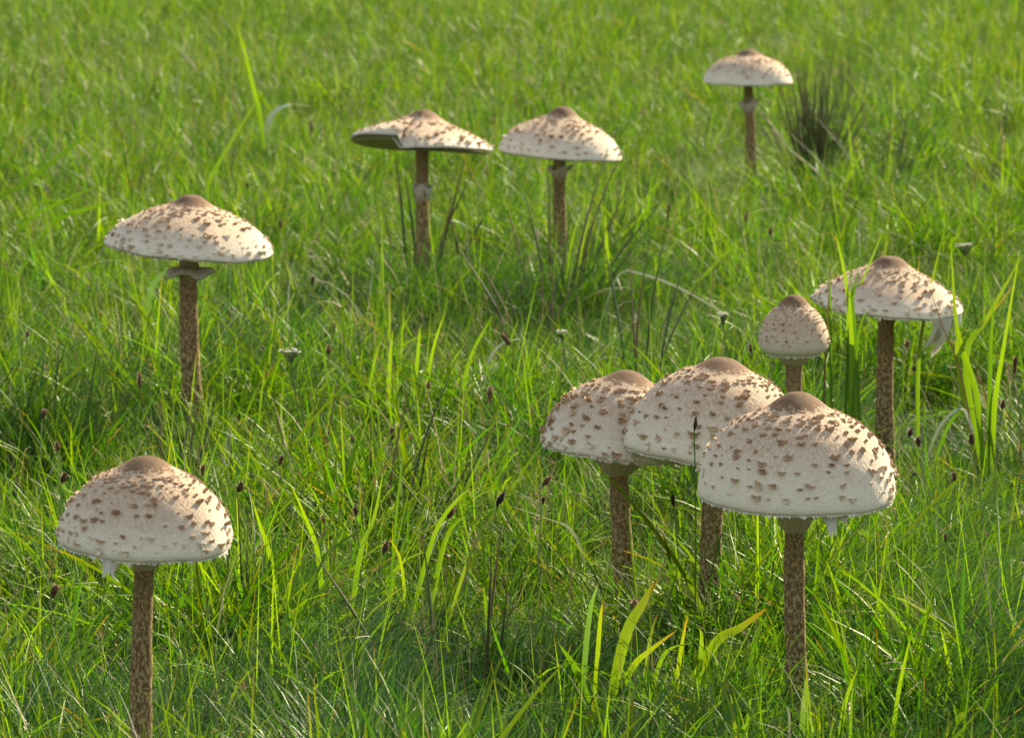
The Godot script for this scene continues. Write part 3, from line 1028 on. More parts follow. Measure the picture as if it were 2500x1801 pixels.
	mushroom({"label": "smallest young mushroom with a closed egg shaped cap beside the torn one", "seed": 5, "base": Vector3(0.3573, 0, -5.4793), "cap": Vector3(0.3497, 0.1659, -5.4793), "r": 0.0444, "stem": 0.0100, "tilt": Vector2(0.000, 0.000), "bow": Vector3(-0.0011, 0, 0), "wobble": 0.02, "fringe": Vector2(120, 0.0048),
		"prof": [Vector2(0, 1.26), Vector2(0.16, 1.24), Vector2(0.32, 1.12), Vector2(0.46, 0.95), Vector2(0.62, 0.82), Vector2(0.78, 0.63), Vector2(0.91, 0.38), Vector2(0.985, 0.14), Vector2(1, -0.02), Vector2(0.985, -0.14), Vector2(0.93, -0.25), Vector2(0.83, -0.34), Vector2(0.7, -0.4)],
		"under": [[0, 0.3], [0.3, 0.28], [0.7, 0.14], [1, 0]], "veil": Vector3(0.50, 0.66, -1.2)})
	mushroom({"label": "right mushroom with a torn cap margin drooping as a pale flap", "seed": 6, "base": Vector3(0.4891, 0, -5.7458), "cap": Vector3(0.4877, 0.1772, -5.7458), "r": 0.0984, "stem": 0.0105, "tilt": Vector2(0.017, -0.070), "bow": Vector3(-0.0023, 0, 0), "wobble": 0.03, "fringe": Vector2(160, 0.0045),
		"prof": [Vector2(0, 0.65), Vector2(0.12, 0.64), Vector2(0.22, 0.57), Vector2(0.32, 0.5), Vector2(0.46, 0.43), Vector2(0.62, 0.345), Vector2(0.78, 0.24), Vector2(0.9, 0.14), Vector2(0.97, 0.06), Vector2(1, 0), Vector2(0.99, -0.02), Vector2(0.965, -0.03)],
		"under": [[0, 0.12], [0.3, 0.12], [0.7, 0.07], [1, 0]], "shreds": [[0.75, 0.030, 0.056, -0.022, 0.98, 1], [0.45, 0.024, 0.036, -0.004, 1.0], [0.3, 0.014, 0.02, 0.0, 1.0]], "scale_size": 0.88, "faded": 1})
	mushroom({"label": "left mushroom with a wide flattened cap and ragged ring on its leaning stem", "seed": 7, "base": Vector3(-0.4282, 0, -6.039), "cap": Vector3(-0.4403, 0.2217, -6.039), "r": 0.1144, "stem": 0.0119, "tilt": Vector2(0.017, -0.070), "bow": Vector3(-0.0055, 0, 0), "wobble": 0.02, "fringe": Vector2(160, 0.0026),
		"prof": [Vector2(0, 0.63), Vector2(0.1, 0.62), Vector2(0.2, 0.555), Vector2(0.3, 0.495), Vector2(0.45, 0.44), Vector2(0.63, 0.36), Vector2(0.78, 0.27), Vector2(0.89, 0.18), Vector2(0.97, 0.075), Vector2(1, 0), Vector2(0.99, -0.02), Vector2(0.965, -0.03)],
		"under": [[0, 0.1], [0.3, 0.1], [0.7, 0.06], [1, 0]], "ring": Vector3(0.09, 2.6, -0.012), "shreds": [[1.85, 0.008, 0.009, 0.0, 0.42]], "scale_size": 0.85, "faded": 1})
	mushroom({"label": "back mushroom whose broad flat cap is split open on its left side", "seed": 8, "base": Vector3(-0.1559, 0, -7.648), "cap": Vector3(-0.1545, 0.2289, -7.648), "r": 0.1224, "stem": 0.0108, "tilt": Vector2(-0.105, -0.052), "bow": Vector3(0.0015, 0, 0), "wobble": 0.012, "fringe": Vector2(110, 0.0010),
		"prof": [Vector2(0, 0.5), Vector2(0.1, 0.49), Vector2(0.2, 0.43), Vector2(0.32, 0.345), Vector2(0.46, 0.285), Vector2(0.62, 0.225), Vector2(0.78, 0.15), Vector2(0.9, 0.08), Vector2(0.97, 0.03), Vector2(1, 0), Vector2(0.995, -0.015), Vector2(0.98, -0.025)],
		"under": [[0, 0.03], [0.3, 0.02], [0.7, 0.0], [1, 0]], "ring": Vector3(0.46, 1.75, 0.010), "split": 2.05, "scale_size": 0.8, "faded": 1})
	mushroom({"label": "back mushroom with a bell topped cap and ring, right of the split one", "seed": 9, "base": Vector3(0.0918, 0, -7.9009), "cap": Vector3(0.085, 0.1961, -7.9009), "r": 0.1097, "stem": 0.0104, "tilt": Vector2(0.017, -0.087), "bow": Vector3(-0.0024, 0, 0), "wobble": 0.015, "fringe": Vector2(110, 0.0014),
		"prof": [Vector2(0, 0.74), Vector2(0.1, 0.73), Vector2(0.2, 0.655), Vector2(0.3, 0.565), Vector2(0.46, 0.495), Vector2(0.62, 0.415), Vector2(0.76, 0.33), Vector2(0.87, 0.235), Vector2(0.96, 0.1), Vector2(1, 0), Vector2(0.99, -0.02), Vector2(0.965, -0.03)],
		"under": [[0, 0.1], [0.3, 0.1], [0.7, 0.06], [1, 0]], "ring": Vector3(0.15, 2.1, 0.003), "scale_size": 0.85, "faded": 1})
	mushroom({"label": "farthest mushroom, small and blurred beside the dark rush clump", "seed": 10, "base": Vector3(0.5353, 0, -9.942), "cap": Vector3(0.5279, 0.1839, -9.942), "r": 0.1007, "stem": 0.0106, "tilt": Vector2(0.000, -0.017), "bow": Vector3(0.0020, 0, 0), "wobble": 0.02, "fringe": Vector2(90, 0.0014),
		"prof": [Vector2(0, 0.71), Vector2(0.12, 0.7), Vector2(0.24, 0.62), Vector2(0.34, 0.555), Vector2(0.5, 0.505), Vector2(0.65, 0.445), Vector2(0.79, 0.345), Vector2(0.9, 0.225), Vector2(0.97, 0.1), Vector2(1, 0), Vector2(0.99, -0.02), Vector2(0.965, -0.03)],
		"under": [[0, 0.1], [0.3, 0.1], [0.7, 0.06], [1, 0]], "ring": Vector3(0.34, 2.0, 0.008), "scale_size": 0.75, "faded": 1})
	rng.seed = 77
	leaf_clump("reed_grass", "broad bright reed grass rising between the young and the torn mushroom", "grass", Vector3(0.432, -0.065, -5.5905), [
		[[Vector3(0.4377, -0.04, -5.5977), Vector3(0.4288, 0.1803, -5.6027), Vector3(0.4086, 0.2918, -5.6076)], 0.0068, "bright"],
		[[Vector3(0.4341, -0.04, -5.6038), Vector3(0.4271, 0.185, -5.6116), Vector3(0.4457, 0.2244, -5.6195), Vector3(0.4742, 0.2927, -5.6274)], 0.0057, "bright"],
		[[Vector3(0.4214, -0.04, -5.6032), Vector3(0.4274, 0.1448, -5.6096), Vector3(0.4346, 0.2133, -5.616), Vector3(0.4417, 0.2414, -5.6224)], 0.0045, "green"],
		[[Vector3(0.4072, -0.04, -5.5895), Vector3(0.4014, 0.1727, -5.5706), Vector3(0.3983, 0.2434, -5.5518)], 0.0040, "green"],
		[[Vector3(0.4426, -0.04, -5.595), Vector3(0.4334, 0.1444, -5.6127), Vector3(0.4142, 0.1827, -5.6304)], 0.0057, "bright"],
		[[Vector3(0.4448, -0.04, -5.5789), Vector3(0.4347, 0.1582, -5.5949), Vector3(0.4263, 0.2599, -5.611)], 0.0045, "green"],
		[[Vector3(0.4268, -0.04, -5.5829), Vector3(0.4367, 0.1484, -5.5817), Vector3(0.4503, 0.1945, -5.5804)], 0.0040, "green"],
		[[Vector3(0.3977, -0.04, -5.5927), Vector3(0.3959, 0.0892, -5.5939), Vector3(0.4006, 0.1985, -5.595), Vector3(0.4036, 0.2615, -5.5962)], 0.0028, "brown"]], "broad leaved grass clumps")
	leaf_clump("reed_grass", "tall reed grass with arching leaves against the right picture edge", "grass", Vector3(0.6065, -0.065, -5.6866), [
		[[Vector3(0.6085, -0.0446, -5.6781), Vector3(0.5978, 0.0672, -5.6684), Vector3(0.5757, 0.1328, -5.6586), Vector3(0.566, 0.1805, -5.6489), Vector3(0.558, 0.28, -5.6391)], 0.0081, "bright"],
		[[Vector3(0.6087, -0.0449, -5.68), Vector3(0.5859, 0.1099, -5.7), Vector3(0.6164, 0.1661, -5.72), Vector3(0.663, 0.2462, -5.74)], 0.0092, "bright"],
		[[Vector3(0.5256, -0.04, -5.6946), Vector3(0.5249, 0.0915, -5.7057), Vector3(0.5327, 0.1624, -5.7168), Vector3(0.5585, 0.2797, -5.7279)], 0.0058, "bright"],
		[[Vector3(0.6216, -0.04, -5.6955), Vector3(0.6226, 0.053, -5.6864), Vector3(0.6321, 0.1292, -5.6773), Vector3(0.6511, 0.2654, -5.6683)], 0.0075, "bright"],
		[[Vector3(0.615, -0.04, -5.6901), Vector3(0.6153, 0.1131, -5.6757), Vector3(0.6171, 0.2081, -5.6612)], 0.0063, "green"],
		[[Vector3(0.6049, -0.0436, -5.6716), Vector3(0.5765, 0.0974, -5.6617), Vector3(0.5504, 0.1627, -5.6517), Vector3(0.5303, 0.219, -5.6418)], 0.0029, "brown"],
		[[Vector3(0.6027, -0.0446, -5.6779), Vector3(0.5728, 0.1291, -5.6878), Vector3(0.6054, 0.1571, -5.6977), Vector3(0.6505, 0.2116, -5.7076)], 0.0052, "tipped"],
		[[Vector3(0.5408, -0.0422, -5.7011), Vector3(0.5684, 0.0349, -5.6897), Vector3(0.6019, 0.0541, -5.6783)], 0.0058, "green"],
		[[Vector3(0.5289, -0.0476, -5.6978), Vector3(0.5507, 0.0237, -5.6853), Vector3(0.5782, 0.052, -5.6728), Vector3(0.5887, 0.0333, -5.6603), Vector3(0.5922, 0.0234, -5.6478)], 0.0063, "pale"],
		[[Vector3(0.6344, -0.0539, -5.7004), Vector3(0.615, 0.0522, -5.692), Vector3(0.5959, 0.1062, -5.6836)], 0.0029, "brown"]], "broad leaved grass clumps")
	leaf_clump("broad_grass", "near clump of wide yellow green leaves with orange tips, bottom centre right", "grass", Vector3(0.1045, -0.065, -4.203), [
		[[Vector3(0.0915, -0.04, -4.2042), Vector3(0.109, 0.0375, -4.2142), Vector3(0.1265, 0.0687, -4.2242), Vector3(0.1415, 0.0925, -4.2342)], 0.0115, "tipped"],
		[[Vector3(0.1588, -0.04, -4.2084), Vector3(0.1937, 0.0285, -4.215), Vector3(0.22, 0.0449, -4.2217), Vector3(0.2472, 0.0635, -4.2284)], 0.0102, "tipped"],
		[[Vector3(0.1537, -0.0782, -4.2163), Vector3(0.1608, 0.013, -4.2045), Vector3(0.1683, 0.0645, -4.1926)], 0.0055, "tipped"],
		[[Vector3(0.083, -0.0721, -4.2087), Vector3(0.0653, 0.0019, -4.1937), Vector3(0.0448, 0.0378, -4.1787)], 0.0111, "green"],
		[[Vector3(0.1243, -0.04, -4.2148), Vector3(0.1335, 0.0293, -4.2335), Vector3(0.1418, 0.0546, -4.2522)], 0.0051, "tipped"],
		[[Vector3(0.0892, -0.0436, -4.1989), Vector3(0.115, 0.0107, -4.1935), Vector3(0.1321, 0.0294, -4.1881), Vector3(0.1577, 0.0502, -4.1828)], 0.0068, "tipped"],
		[[Vector3(0.0653, -0.04, -4.1924), Vector3(0.0736, 0.0618, -4.179), Vector3(0.0818, 0.0992, -4.1657)], 0.0055, "blue"],
		[[Vector3(0.0783, -0.04, -4.1971), Vector3(0.0835, 0.0486, -4.1797), Vector3(0.0861, 0.0825, -4.1623)], 0.0051, "tipped"],
		[[Vector3(0.1753, -0.04, -4.1881), Vector3(0.1819, 0.033, -4.1923), Vector3(0.1798, 0.0498, -4.1964)], 0.0068, "bright"],
		[[Vector3(0.2234, -0.04, -4.1982), Vector3(0.2323, 0.0304, -4.2053), Vector3(0.2455, 0.0599, -4.2124)], 0.0060, "green"],
		[[Vector3(0.1286, -0.0419, -4.2126), Vector3(0.1456, 0.0217, -4.205), Vector3(0.1756, 0.0364, -4.1974)], 0.0051, "bright"]], "broad leaved grass clumps")
	leaf_clump("broad_grass", "dark broad leaves poking up at the very bottom edge, centre right", "grass", Vector3(0.1156, -0.065, -3.9104), [
		[[Vector3(0.0852, -0.045, -3.9049), Vector3(0.0839, 0.0199, -3.9041), Vector3(0.0829, 0.0611, -3.9033)], 0.0040, "blue"],
		[[Vector3(0.1057, -0.0475, -3.9165), Vector3(0.1068, 0.0174, -3.9158), Vector3(0.1083, 0.0423, -3.915)], 0.0052, "tipped"],
		[[Vector3(0.1181, -0.0493, -3.9246), Vector3(0.1315, 0.0316, -3.9069), Vector3(0.134, 0.0579, -3.8892)], 0.0059, "blue"],
		[[Vector3(0.1644, -0.0478, -3.9179), Vector3(0.1756, 0.021, -3.8988), Vector3(0.1826, 0.0496, -3.8797)], 0.0040, "bright"],
		[[Vector3(0.0165, -0.043, -3.8959), Vector3(0.0105, 0.0351, -3.9097), Vector3(0.0065, 0.0487, -3.9235)], 0.0040, "bright"],
		[[Vector3(0.2043, -0.0453, -3.9064), Vector3(0.1987, 0.0211, -3.9179), Vector3(0.1889, 0.0475, -3.9294)], 0.0036, "tipped"],
		[[Vector3(0.1723, -0.0446, -3.9128), Vector3(0.1976, 0.021, -3.9378), Vector3(0.2315, 0.0323, -3.9628)], 0.0119, "green"],
		[[Vector3(0.0508, -0.0432, -3.8968), Vector3(0.0665, 0.0257, -3.8772), Vector3(0.102, 0.0461, -3.8575)], 0.0048, "bright"]], "broad leaved grass clumps")
	leaf_clump("broad_grass", "long yellow green leaves standing right of the near left mushroom", "grass", Vector3(-0.2341, -0.065, -4.6054), [
		[[Vector3(-0.2396, -0.0474, -4.619), Vector3(-0.2531, 0.0424, -4.6105), Vector3(-0.2641, 0.0822, -4.602), Vector3(-0.2729, 0.1147, -4.5935)], 0.0061, "bright"],
		[[Vector3(-0.1975, -0.0414, -4.613), Vector3(-0.203, 0.0482, -4.6049), Vector3(-0.2189, 0.0974, -4.5969), Vector3(-0.2334, 0.1312, -4.5888)], 0.0070, "bright"],
		[[Vector3(-0.173, -0.04, -4.6186), Vector3(-0.1589, 0.0486, -4.6301), Vector3(-0.1458, 0.0804, -4.6415), Vector3(-0.1355, 0.1317, -4.653)], 0.0065, "bright"],
		[[Vector3(-0.1084, -0.04, -4.601), Vector3(-0.1153, 0.0404, -4.5948), Vector3(-0.1282, 0.0702, -4.5886)], 0.0051, "tipped"],
		[[Vector3(-0.111, -0.04, -4.6136), Vector3(-0.0825, 0.0657, -4.6143), Vector3(-0.0587, 0.104, -4.615), Vector3(-0.0421, 0.1183, -4.6156)], 0.0051, "bright"],
		[[Vector3(-0.0728, -0.04, -4.5936), Vector3(-0.0398, 0.0571, -4.6086), Vector3(-0.0123, 0.093, -4.6236)], 0.0061, "tipped"],
		[[Vector3(-0.0921, -0.04, -4.6143), Vector3(-0.0708, 0.0592, -4.6242), Vector3(-0.0495, 0.0865, -4.6342)], 0.0061, "bright"],
		[[Vector3(-0.0255, -0.04, -4.5915), Vector3(-0.0303, 0.0624, -4.6059), Vector3(-0.0351, 0.0888, -4.6202)], 0.0056, "bright"],
		[[Vector3(-0.1317, -0.04, -4.5931), Vector3(-0.1202, 0.0999, -4.6109), Vector3(-0.1133, 0.1618, -4.6288)], 0.0037, "green"]], "broad leaved grass clumps")
	leaf_clump("broad_grass", "short bright blades in front of the near right stem, bottom edge", "grass", Vector3(0.2698, -0.065, -3.9198), [
		[[Vector3(0.26, -0.049, -3.9231), Vector3(0.2606, 0.0172, -3.9168), Vector3(0.2626, 0.0597, -3.9104)], 0.0064, "blue"],
		[[Vector3(0.2655, -0.0472, -3.915), Vector3(0.2705, 0.0098, -3.9317), Vector3(0.2858, 0.027, -3.9485)], 0.0036, "bright"],
		[[Vector3(0.274, -0.0486, -3.9212), Vector3(0.277, 0.0209, -3.9381), Vector3(0.2808, 0.0422, -3.9551)], 0.0036, "bright"],
		[[Vector3(0.2897, -0.0471, -3.9143), Vector3(0.2969, 0.0316, -3.9068), Vector3(0.308, 0.0701, -3.8993)], 0.0048, "bright"],
		[[Vector3(0.3336, -0.0455, -3.9072), Vector3(0.3441, 0.0466, -3.8943), Vector3(0.3543, 0.1063, -3.8814)], 0.0052, "bright"],
		[[Vector3(0.3717, -0.0495, -3.9255), Vector3(0.3943, 0.0183, -3.9115), Vector3(0.4249, 0.0377, -3.8974)], 0.0048, "tipped"],
		[[Vector3(0.247, -0.046, -3.9097), Vector3(0.25, 0.0144, -3.9295), Vector3(0.2471, 0.0268, -3.9494)], 0.0040, "dead"],
		[[Vector3(0.2831, -0.0515, -3.9344), Vector3(0.2755, 0.0173, -3.9164), Vector3(0.256, 0.0334, -3.8983)], 0.0032, "tipped"]], "broad leaved grass clumps")
	leaf_clump("broad_grass", "bent bright leaf pair standing tall behind the left mushroom", "grass", Vector3(-0.6359, -0.065, -8.9566), [
		[[Vector3(-0.6415, -0.0538, -8.9576), Vector3(-0.6164, 0.0374, -8.9976), Vector3(-0.5679, 0.1258, -9.0376), Vector3(-0.5051, 0.2286, -9.0776)], 0.0118, "bright"],
		[[Vector3(-0.4989, 0.1148, -8.9487), Vector3(-0.5099, 0.1968, -8.9468), Vector3(-0.5178, 0.2287, -8.9449), Vector3(-0.5378, 0.3149, -8.9431), Vector3(-0.5536, 0.3692, -8.9412)], 0.0100, "bright"]], "broad leaved grass clumps")
	leaf_clump("broad_grass", "arching leaves crossing at the left edge beside the left mushroom", "grass", Vector3(-0.8809, -0.065, -8.053), [
		[[Vector3(-0.9643, -0.0493, -8.0628), Vector3(-0.8814, 0.0564, -8.0653), Vector3(-0.8073, 0.0974, -8.0678), Vector3(-0.7374, 0.126, -8.0703)], 0.0073, "green"],
		[[Vector3(-0.9615, 0.0825, -8.0517), Vector3(-0.8825, 0.1288, -8.085), Vector3(-0.7779, 0.2084, -8.1183), Vector3(-0.6894, 0.2679, -8.1517)], 0.0082, "green"],
		[[Vector3(-0.9127, -0.0715, -8.0397), Vector3(-0.8376, 0.051, -8.0376), Vector3(-0.7634, 0.084, -8.0355), Vector3(-0.6812, 0.1088, -8.0334)], 0.0098, "green"],
		[[Vector3(-0.9443, -0.04, -8.039), Vector3(-0.8712, 0.0826, -8.0501), Vector3(-0.8067, 0.0939, -8.0612), Vector3(-0.7503, 0.097, -8.0723)], 0.0041, "green"]], "broad leaved grass clumps")
	leaf_clump("arched_leaf", "grey green arched leaf with a pale tip behind the left mushroom", "grass leaf", Vector3(-0.5978, -0.065, -10.7273), [
		[[Vector3(-0.6056, -0.0727, -10.7271), Vector3(-0.5838, 0.0407, -10.7371), Vector3(-0.5384, 0.0716, -10.7471), Vector3(-0.4844, 0.0676, -10.7571)], 0.0152, "pale"]])
	leaf_clump("arched_leaf", "blue green bent leaf hanging beside the stem of the left mushroom", "grass leaf", Vector3(-0.5908, -0.065, -7.0954), [
		[[Vector3(-0.5963, -0.0631, -7.1056), Vector3(-0.5827, 0.028, -7.1056), Vector3(-0.5664, 0.0608, -7.1056), Vector3(-0.5474, 0.0732, -7.1056), Vector3(-0.5315, 0.0703, -7.1056)], 0.0122, "blue"]])
	leaf_clump("arched_leaf", "long pale arching leaf in front of the dark hollow, centre right", "grass leaf", Vector3(0.1395, -0.065, -7.1563), [
		[[Vector3(0.1356, -0.046, -7.1452), Vector3(0.1707, 0.0574, -7.1552), Vector3(0.2125, 0.0592, -7.1652), Vector3(0.2751, 0.0346, -7.1752), Vector3(0.3416, -0.0035, -7.1852), Vector3(0.4084, -0.038, -7.1952)], 0.0044, "pale"]])
	leaf_clump("arched_leaf", "silvery arched leaf at the head of the dark seed spike, centre", "grass leaf", Vector3(-0.0481, -0.065, -6.3631), [
		[[Vector3(-0.0547, -0.0442, -6.37), Vector3(-0.0287, 0.031, -6.3767), Vector3(0.0039, 0.0519, -6.3834), Vector3(0.0398, 0.0444, -6.39)], 0.0039, "pale"]])
	leaf_clump("arched_leaf", "bleached straight dead blade slanting left of the right group", "grass leaf", Vector3(0.085, -0.065, -4.9826), [
		[[Vector3(0.0904, -0.0527, -4.9961), Vector3(0.0699, 0.0048, -5.0061), Vector3(0.0366, 0.0203, -5.0161), Vector3(-0.0021, 0.0317, -5.0261)], 0.0040, "pale"]])
	leaf_clump("arched_leaf", "small curled pale blade arching over the near combed grass", "grass leaf", Vector3(-0.1833, -0.065, -3.9969), [
		[[Vector3(-0.1835, -0.0451, -4.0008), Vector3(-0.1734, 0.0104, -4.0075), Vector3(-0.1508, 0.0166, -4.0141), Vector3(-0.1387, 0.0033, -4.0208)], 0.0040, "blue"]])
	leaf_clump("arched_leaf", "pale dead blade lying flat above the left stem foot", "grass leaf", Vector3(-0.4156, -0.065, -7.0954), [
		[[Vector3(-0.5105, -0.0557, -7.104), Vector3(-0.4462, -0.0031, -7.1207), Vector3(-0.389, -0.0161, -7.1374), Vector3(-0.3244, -0.0586, -7.154)], 0.0043, "pale"]])
	leaf_clump("arched_leaf", "thin white blade lying beside the right mushroom, far right", "grass leaf", Vector3(0.3412, -0.065, -4.6314), [
		[[Vector3(0.3119, -0.0402, -4.6196), Vector3(0.3268, 0.0013, -4.6296), Vector3(0.3395, -0.0039, -4.6396)], 0.0033, "dead"]])
	leaf_clump("broad_grass", "upright bright leaves in front of the back mushrooms, centre", "grass", Vector3(0.157, -0.065, -7.4768), [
		[[Vector3(0.17, -0.1155, -7.4663), Vector3(0.1644, 0.0014, -7.4646), Vector3(0.1604, 0.0628, -7.4628), Vector3(0.1564, 0.1317, -7.4611)], 0.0114, "bright"],
		[[Vector3(0.0808, -0.0777, -7.4707), Vector3(0.0976, 0.0605, -7.4845), Vector3(0.1152, 0.1281, -7.4983)], 0.0053, "bright"],
		[[Vector3(0.1078, -0.0802, -7.4918), Vector3(0.1152, 0.0446, -7.4899), Vector3(0.1341, 0.1367, -7.4881)], 0.0045, "bright"],
		[[Vector3(0.1691, -0.1572, -7.4911), Vector3(0.1746, -0.0495, -7.5052), Vector3(0.2001, -0.0049, -7.5193)], 0.0136, "green"],
		[[Vector3(0.2263, -0.2091, -7.4754), Vector3(0.2798, -0.0402, -7.4921), Vector3(0.3336, 0.0271, -7.5088), Vector3(0.4029, 0.0946, -7.5254)], 0.0083, "bright"],
		[[Vector3(0.2478, -0.1794, -7.4837), Vector3(0.2505, -0.0468, -7.4833), Vector3(0.2408, 0.0607, -7.4828)], 0.0083, "bright"],
		[[Vector3(0.4325, -0.2161, -7.4706), Vector3(0.4581, -0.0452, -7.4697), Vector3(0.4704, 0.0316, -7.4689)], 0.0053, "bright"],
		[[Vector3(0.4016, -0.2001, -7.4662), Vector3(0.3971, -0.0904, -7.4624), Vector3(0.3949, -0.0285, -7.4585)], 0.0045, "bright"],
		[[Vector3(0.2038, -0.2268, -7.4915), Vector3(0.234, -0.1089, -7.4866), Vector3(0.2795, -0.062, -7.4817)], 0.0091, "green"]], "broad leaved grass clumps")
	leaf_clump("broad_grass", "bright young blades in the middle of the meadow below centre", "grass", Vector3(-0.1649, -0.065, -6.1057), [
		[[Vector3(-0.2088, -0.0468, -6.1095), Vector3(-0.1904, 0.0538, -6.1279), Vector3(-0.1782, 0.0894, -6.1463)], 0.0062, "bright"],
		[[Vector3(-0.1711, -0.0488, -6.1008), Vector3(-0.1696, 0.0385, -6.1008), Vector3(-0.1644, 0.1013, -6.1008)], 0.0087, "bright"],
		[[Vector3(-0.1211, -0.0453, -6.0989), Vector3(-0.1113, 0.0597, -6.0824), Vector3(-0.0922, 0.1306, -6.066)], 0.0068, "bright"],
		[[Vector3(-0.0776, -0.0542, -6.1167), Vector3(-0.0589, 0.0538, -6.128), Vector3(-0.0276, 0.1155, -6.1393)], 0.0062, "bright"],
		[[Vector3(-0.1432, -0.04, -6.1143), Vector3(-0.1304, 0.0626, -6.1087), Vector3(-0.1271, 0.1073, -6.1032)], 0.0062, "bright"],
		[[Vector3(-0.09, -0.0471, -6.1115), Vector3(-0.0839, 0.0419, -6.1225), Vector3(-0.0651, 0.0783, -6.1335)], 0.0056, "bright"],
		[[Vector3(-0.2465, -0.0474, -6.1135), Vector3(-0.2589, 0.0548, -6.12), Vector3(-0.2715, 0.0918, -6.1266)], 0.0049, "green"],
		[[Vector3(-0.0369, -0.04, -6.1118), Vector3(-0.0087, 0.0629, -6.1064), Vector3(0.01, 0.1201, -6.1009)], 0.0049, "green"]], "broad leaved grass clumps")
	rush("dark rush spikes standing in front of the split mushroom", Vector3(-0.1652, -0.065, -7.7544), [Vector3(-0.2057, 0.2298, -7.7325), Vector3(-0.1921, 0.21, -7.7529), Vector3(-0.181, 0.2076, -7.7814), Vector3(-0.1737, 0.1964, -7.7735), Vector3(-0.0777, 0.2155, -7.7338), Vector3(-0.138, 0.1386, -7.7989), Vector3(-0.0568, 0.1952, -7.7693), Vector3(-0.2281, 0.1261, -7.7624), Vector3(-0.105, 0.1394, -7.7055), Vector3(-0.0308, 0.1265, -7.7591), Vector3(-0.2626, 0.1056, -7.7294)], 0.0028, Color(0.025, 0.06, 0.02))
	rush("dark rushes leaning across the stem of the bell topped mushroom", Vector3(0.077, -0.065, -7.4768), [Vector3(0.1857, 0.237, -7.494), Vector3(0.1982, 0.1839, -7.4731), Vector3(0.0618, 0.2174, -7.5085), Vector3(0.0198, 0.1669, -7.4916), Vector3(-0.0107, 0.1502, -7.5066), Vector3(0.1488, 0.1316, -7.4616), Vector3(0.0998, 0.1287, -7.4912), Vector3(0.0542, 0.1048, -7.5006), Vector3(0.1609, 0.2341, -7.5097), Vector3(0.2324, 0.1087, -7.4618), Vector3(0.2642, 0.1575, -7.5111)], 0.0027, Color(0.025, 0.06, 0.02))
	rush("rush clump at the foot of the left mushroom, slender stems fanned", Vector3(-0.4164, -0.065, -5.5343), [Vector3(-0.4456, 0.0911, -5.5713), Vector3(-0.4327, 0.1005, -5.5532), Vector3(-0.4277, 0.0764, -5.582), Vector3(-0.4007, 0.0842, -5.58), Vector3(-0.3692, 0.0925, -5.5362), Vector3(-0.3848, 0.0626, -5.5373), Vector3(-0.4527, 0.0678, -5.501), Vector3(-0.3605, 0.0208, -5.568), Vector3(-0.4104, 0.0654, -5.5781), Vector3(-0.3927, 0.0862, -5.5321), Vector3(-0.4743, 0.0373, -5.5535), Vector3(-0.44, 0.0714, -5.5563), Vector3(-0.3778, 0.0482, -5.5574)], 0.0022, Color(0.028, 0.065, 0.02))
	rush("thin dark rushes with bent tips left of the picture centre", Vector3(-0.2502, -0.065, -5.4975), [Vector3(-0.2765, 0.0493, -5.4647), Vector3(-0.2667, 0.094, -5.5256), Vector3(-0.2432, 0.1001, -5.5056), Vector3(-0.2176, 0.1161, -5.5141), Vector3(-0.2998, 0.0978, -5.4896), Vector3(-0.2702, 0.0608, -5.5099), Vector3(-0.2341, 0.0587, -5.525)], 0.0021, Color(0.028, 0.065, 0.02))
	rush("sparse dark rushes crossing in the middle of the meadow", Vector3(-0.1423, -0.065, -5.2526), [Vector3(-0.125, 0.1298, -5.2663), Vector3(-0.0657, 0.1711, -5.2747), Vector3(-0.0954, 0.1048, -5.2054), Vector3(-0.0396, 0.0705, -5.2186), Vector3(-0.1686, 0.1043, -5.2467), Vector3(-0.1911, 0.0577, -5.2677), Vector3(-0.0182, 0.1021, -5.2245)], 0.0021, Color(0.028, 0.065, 0.02))
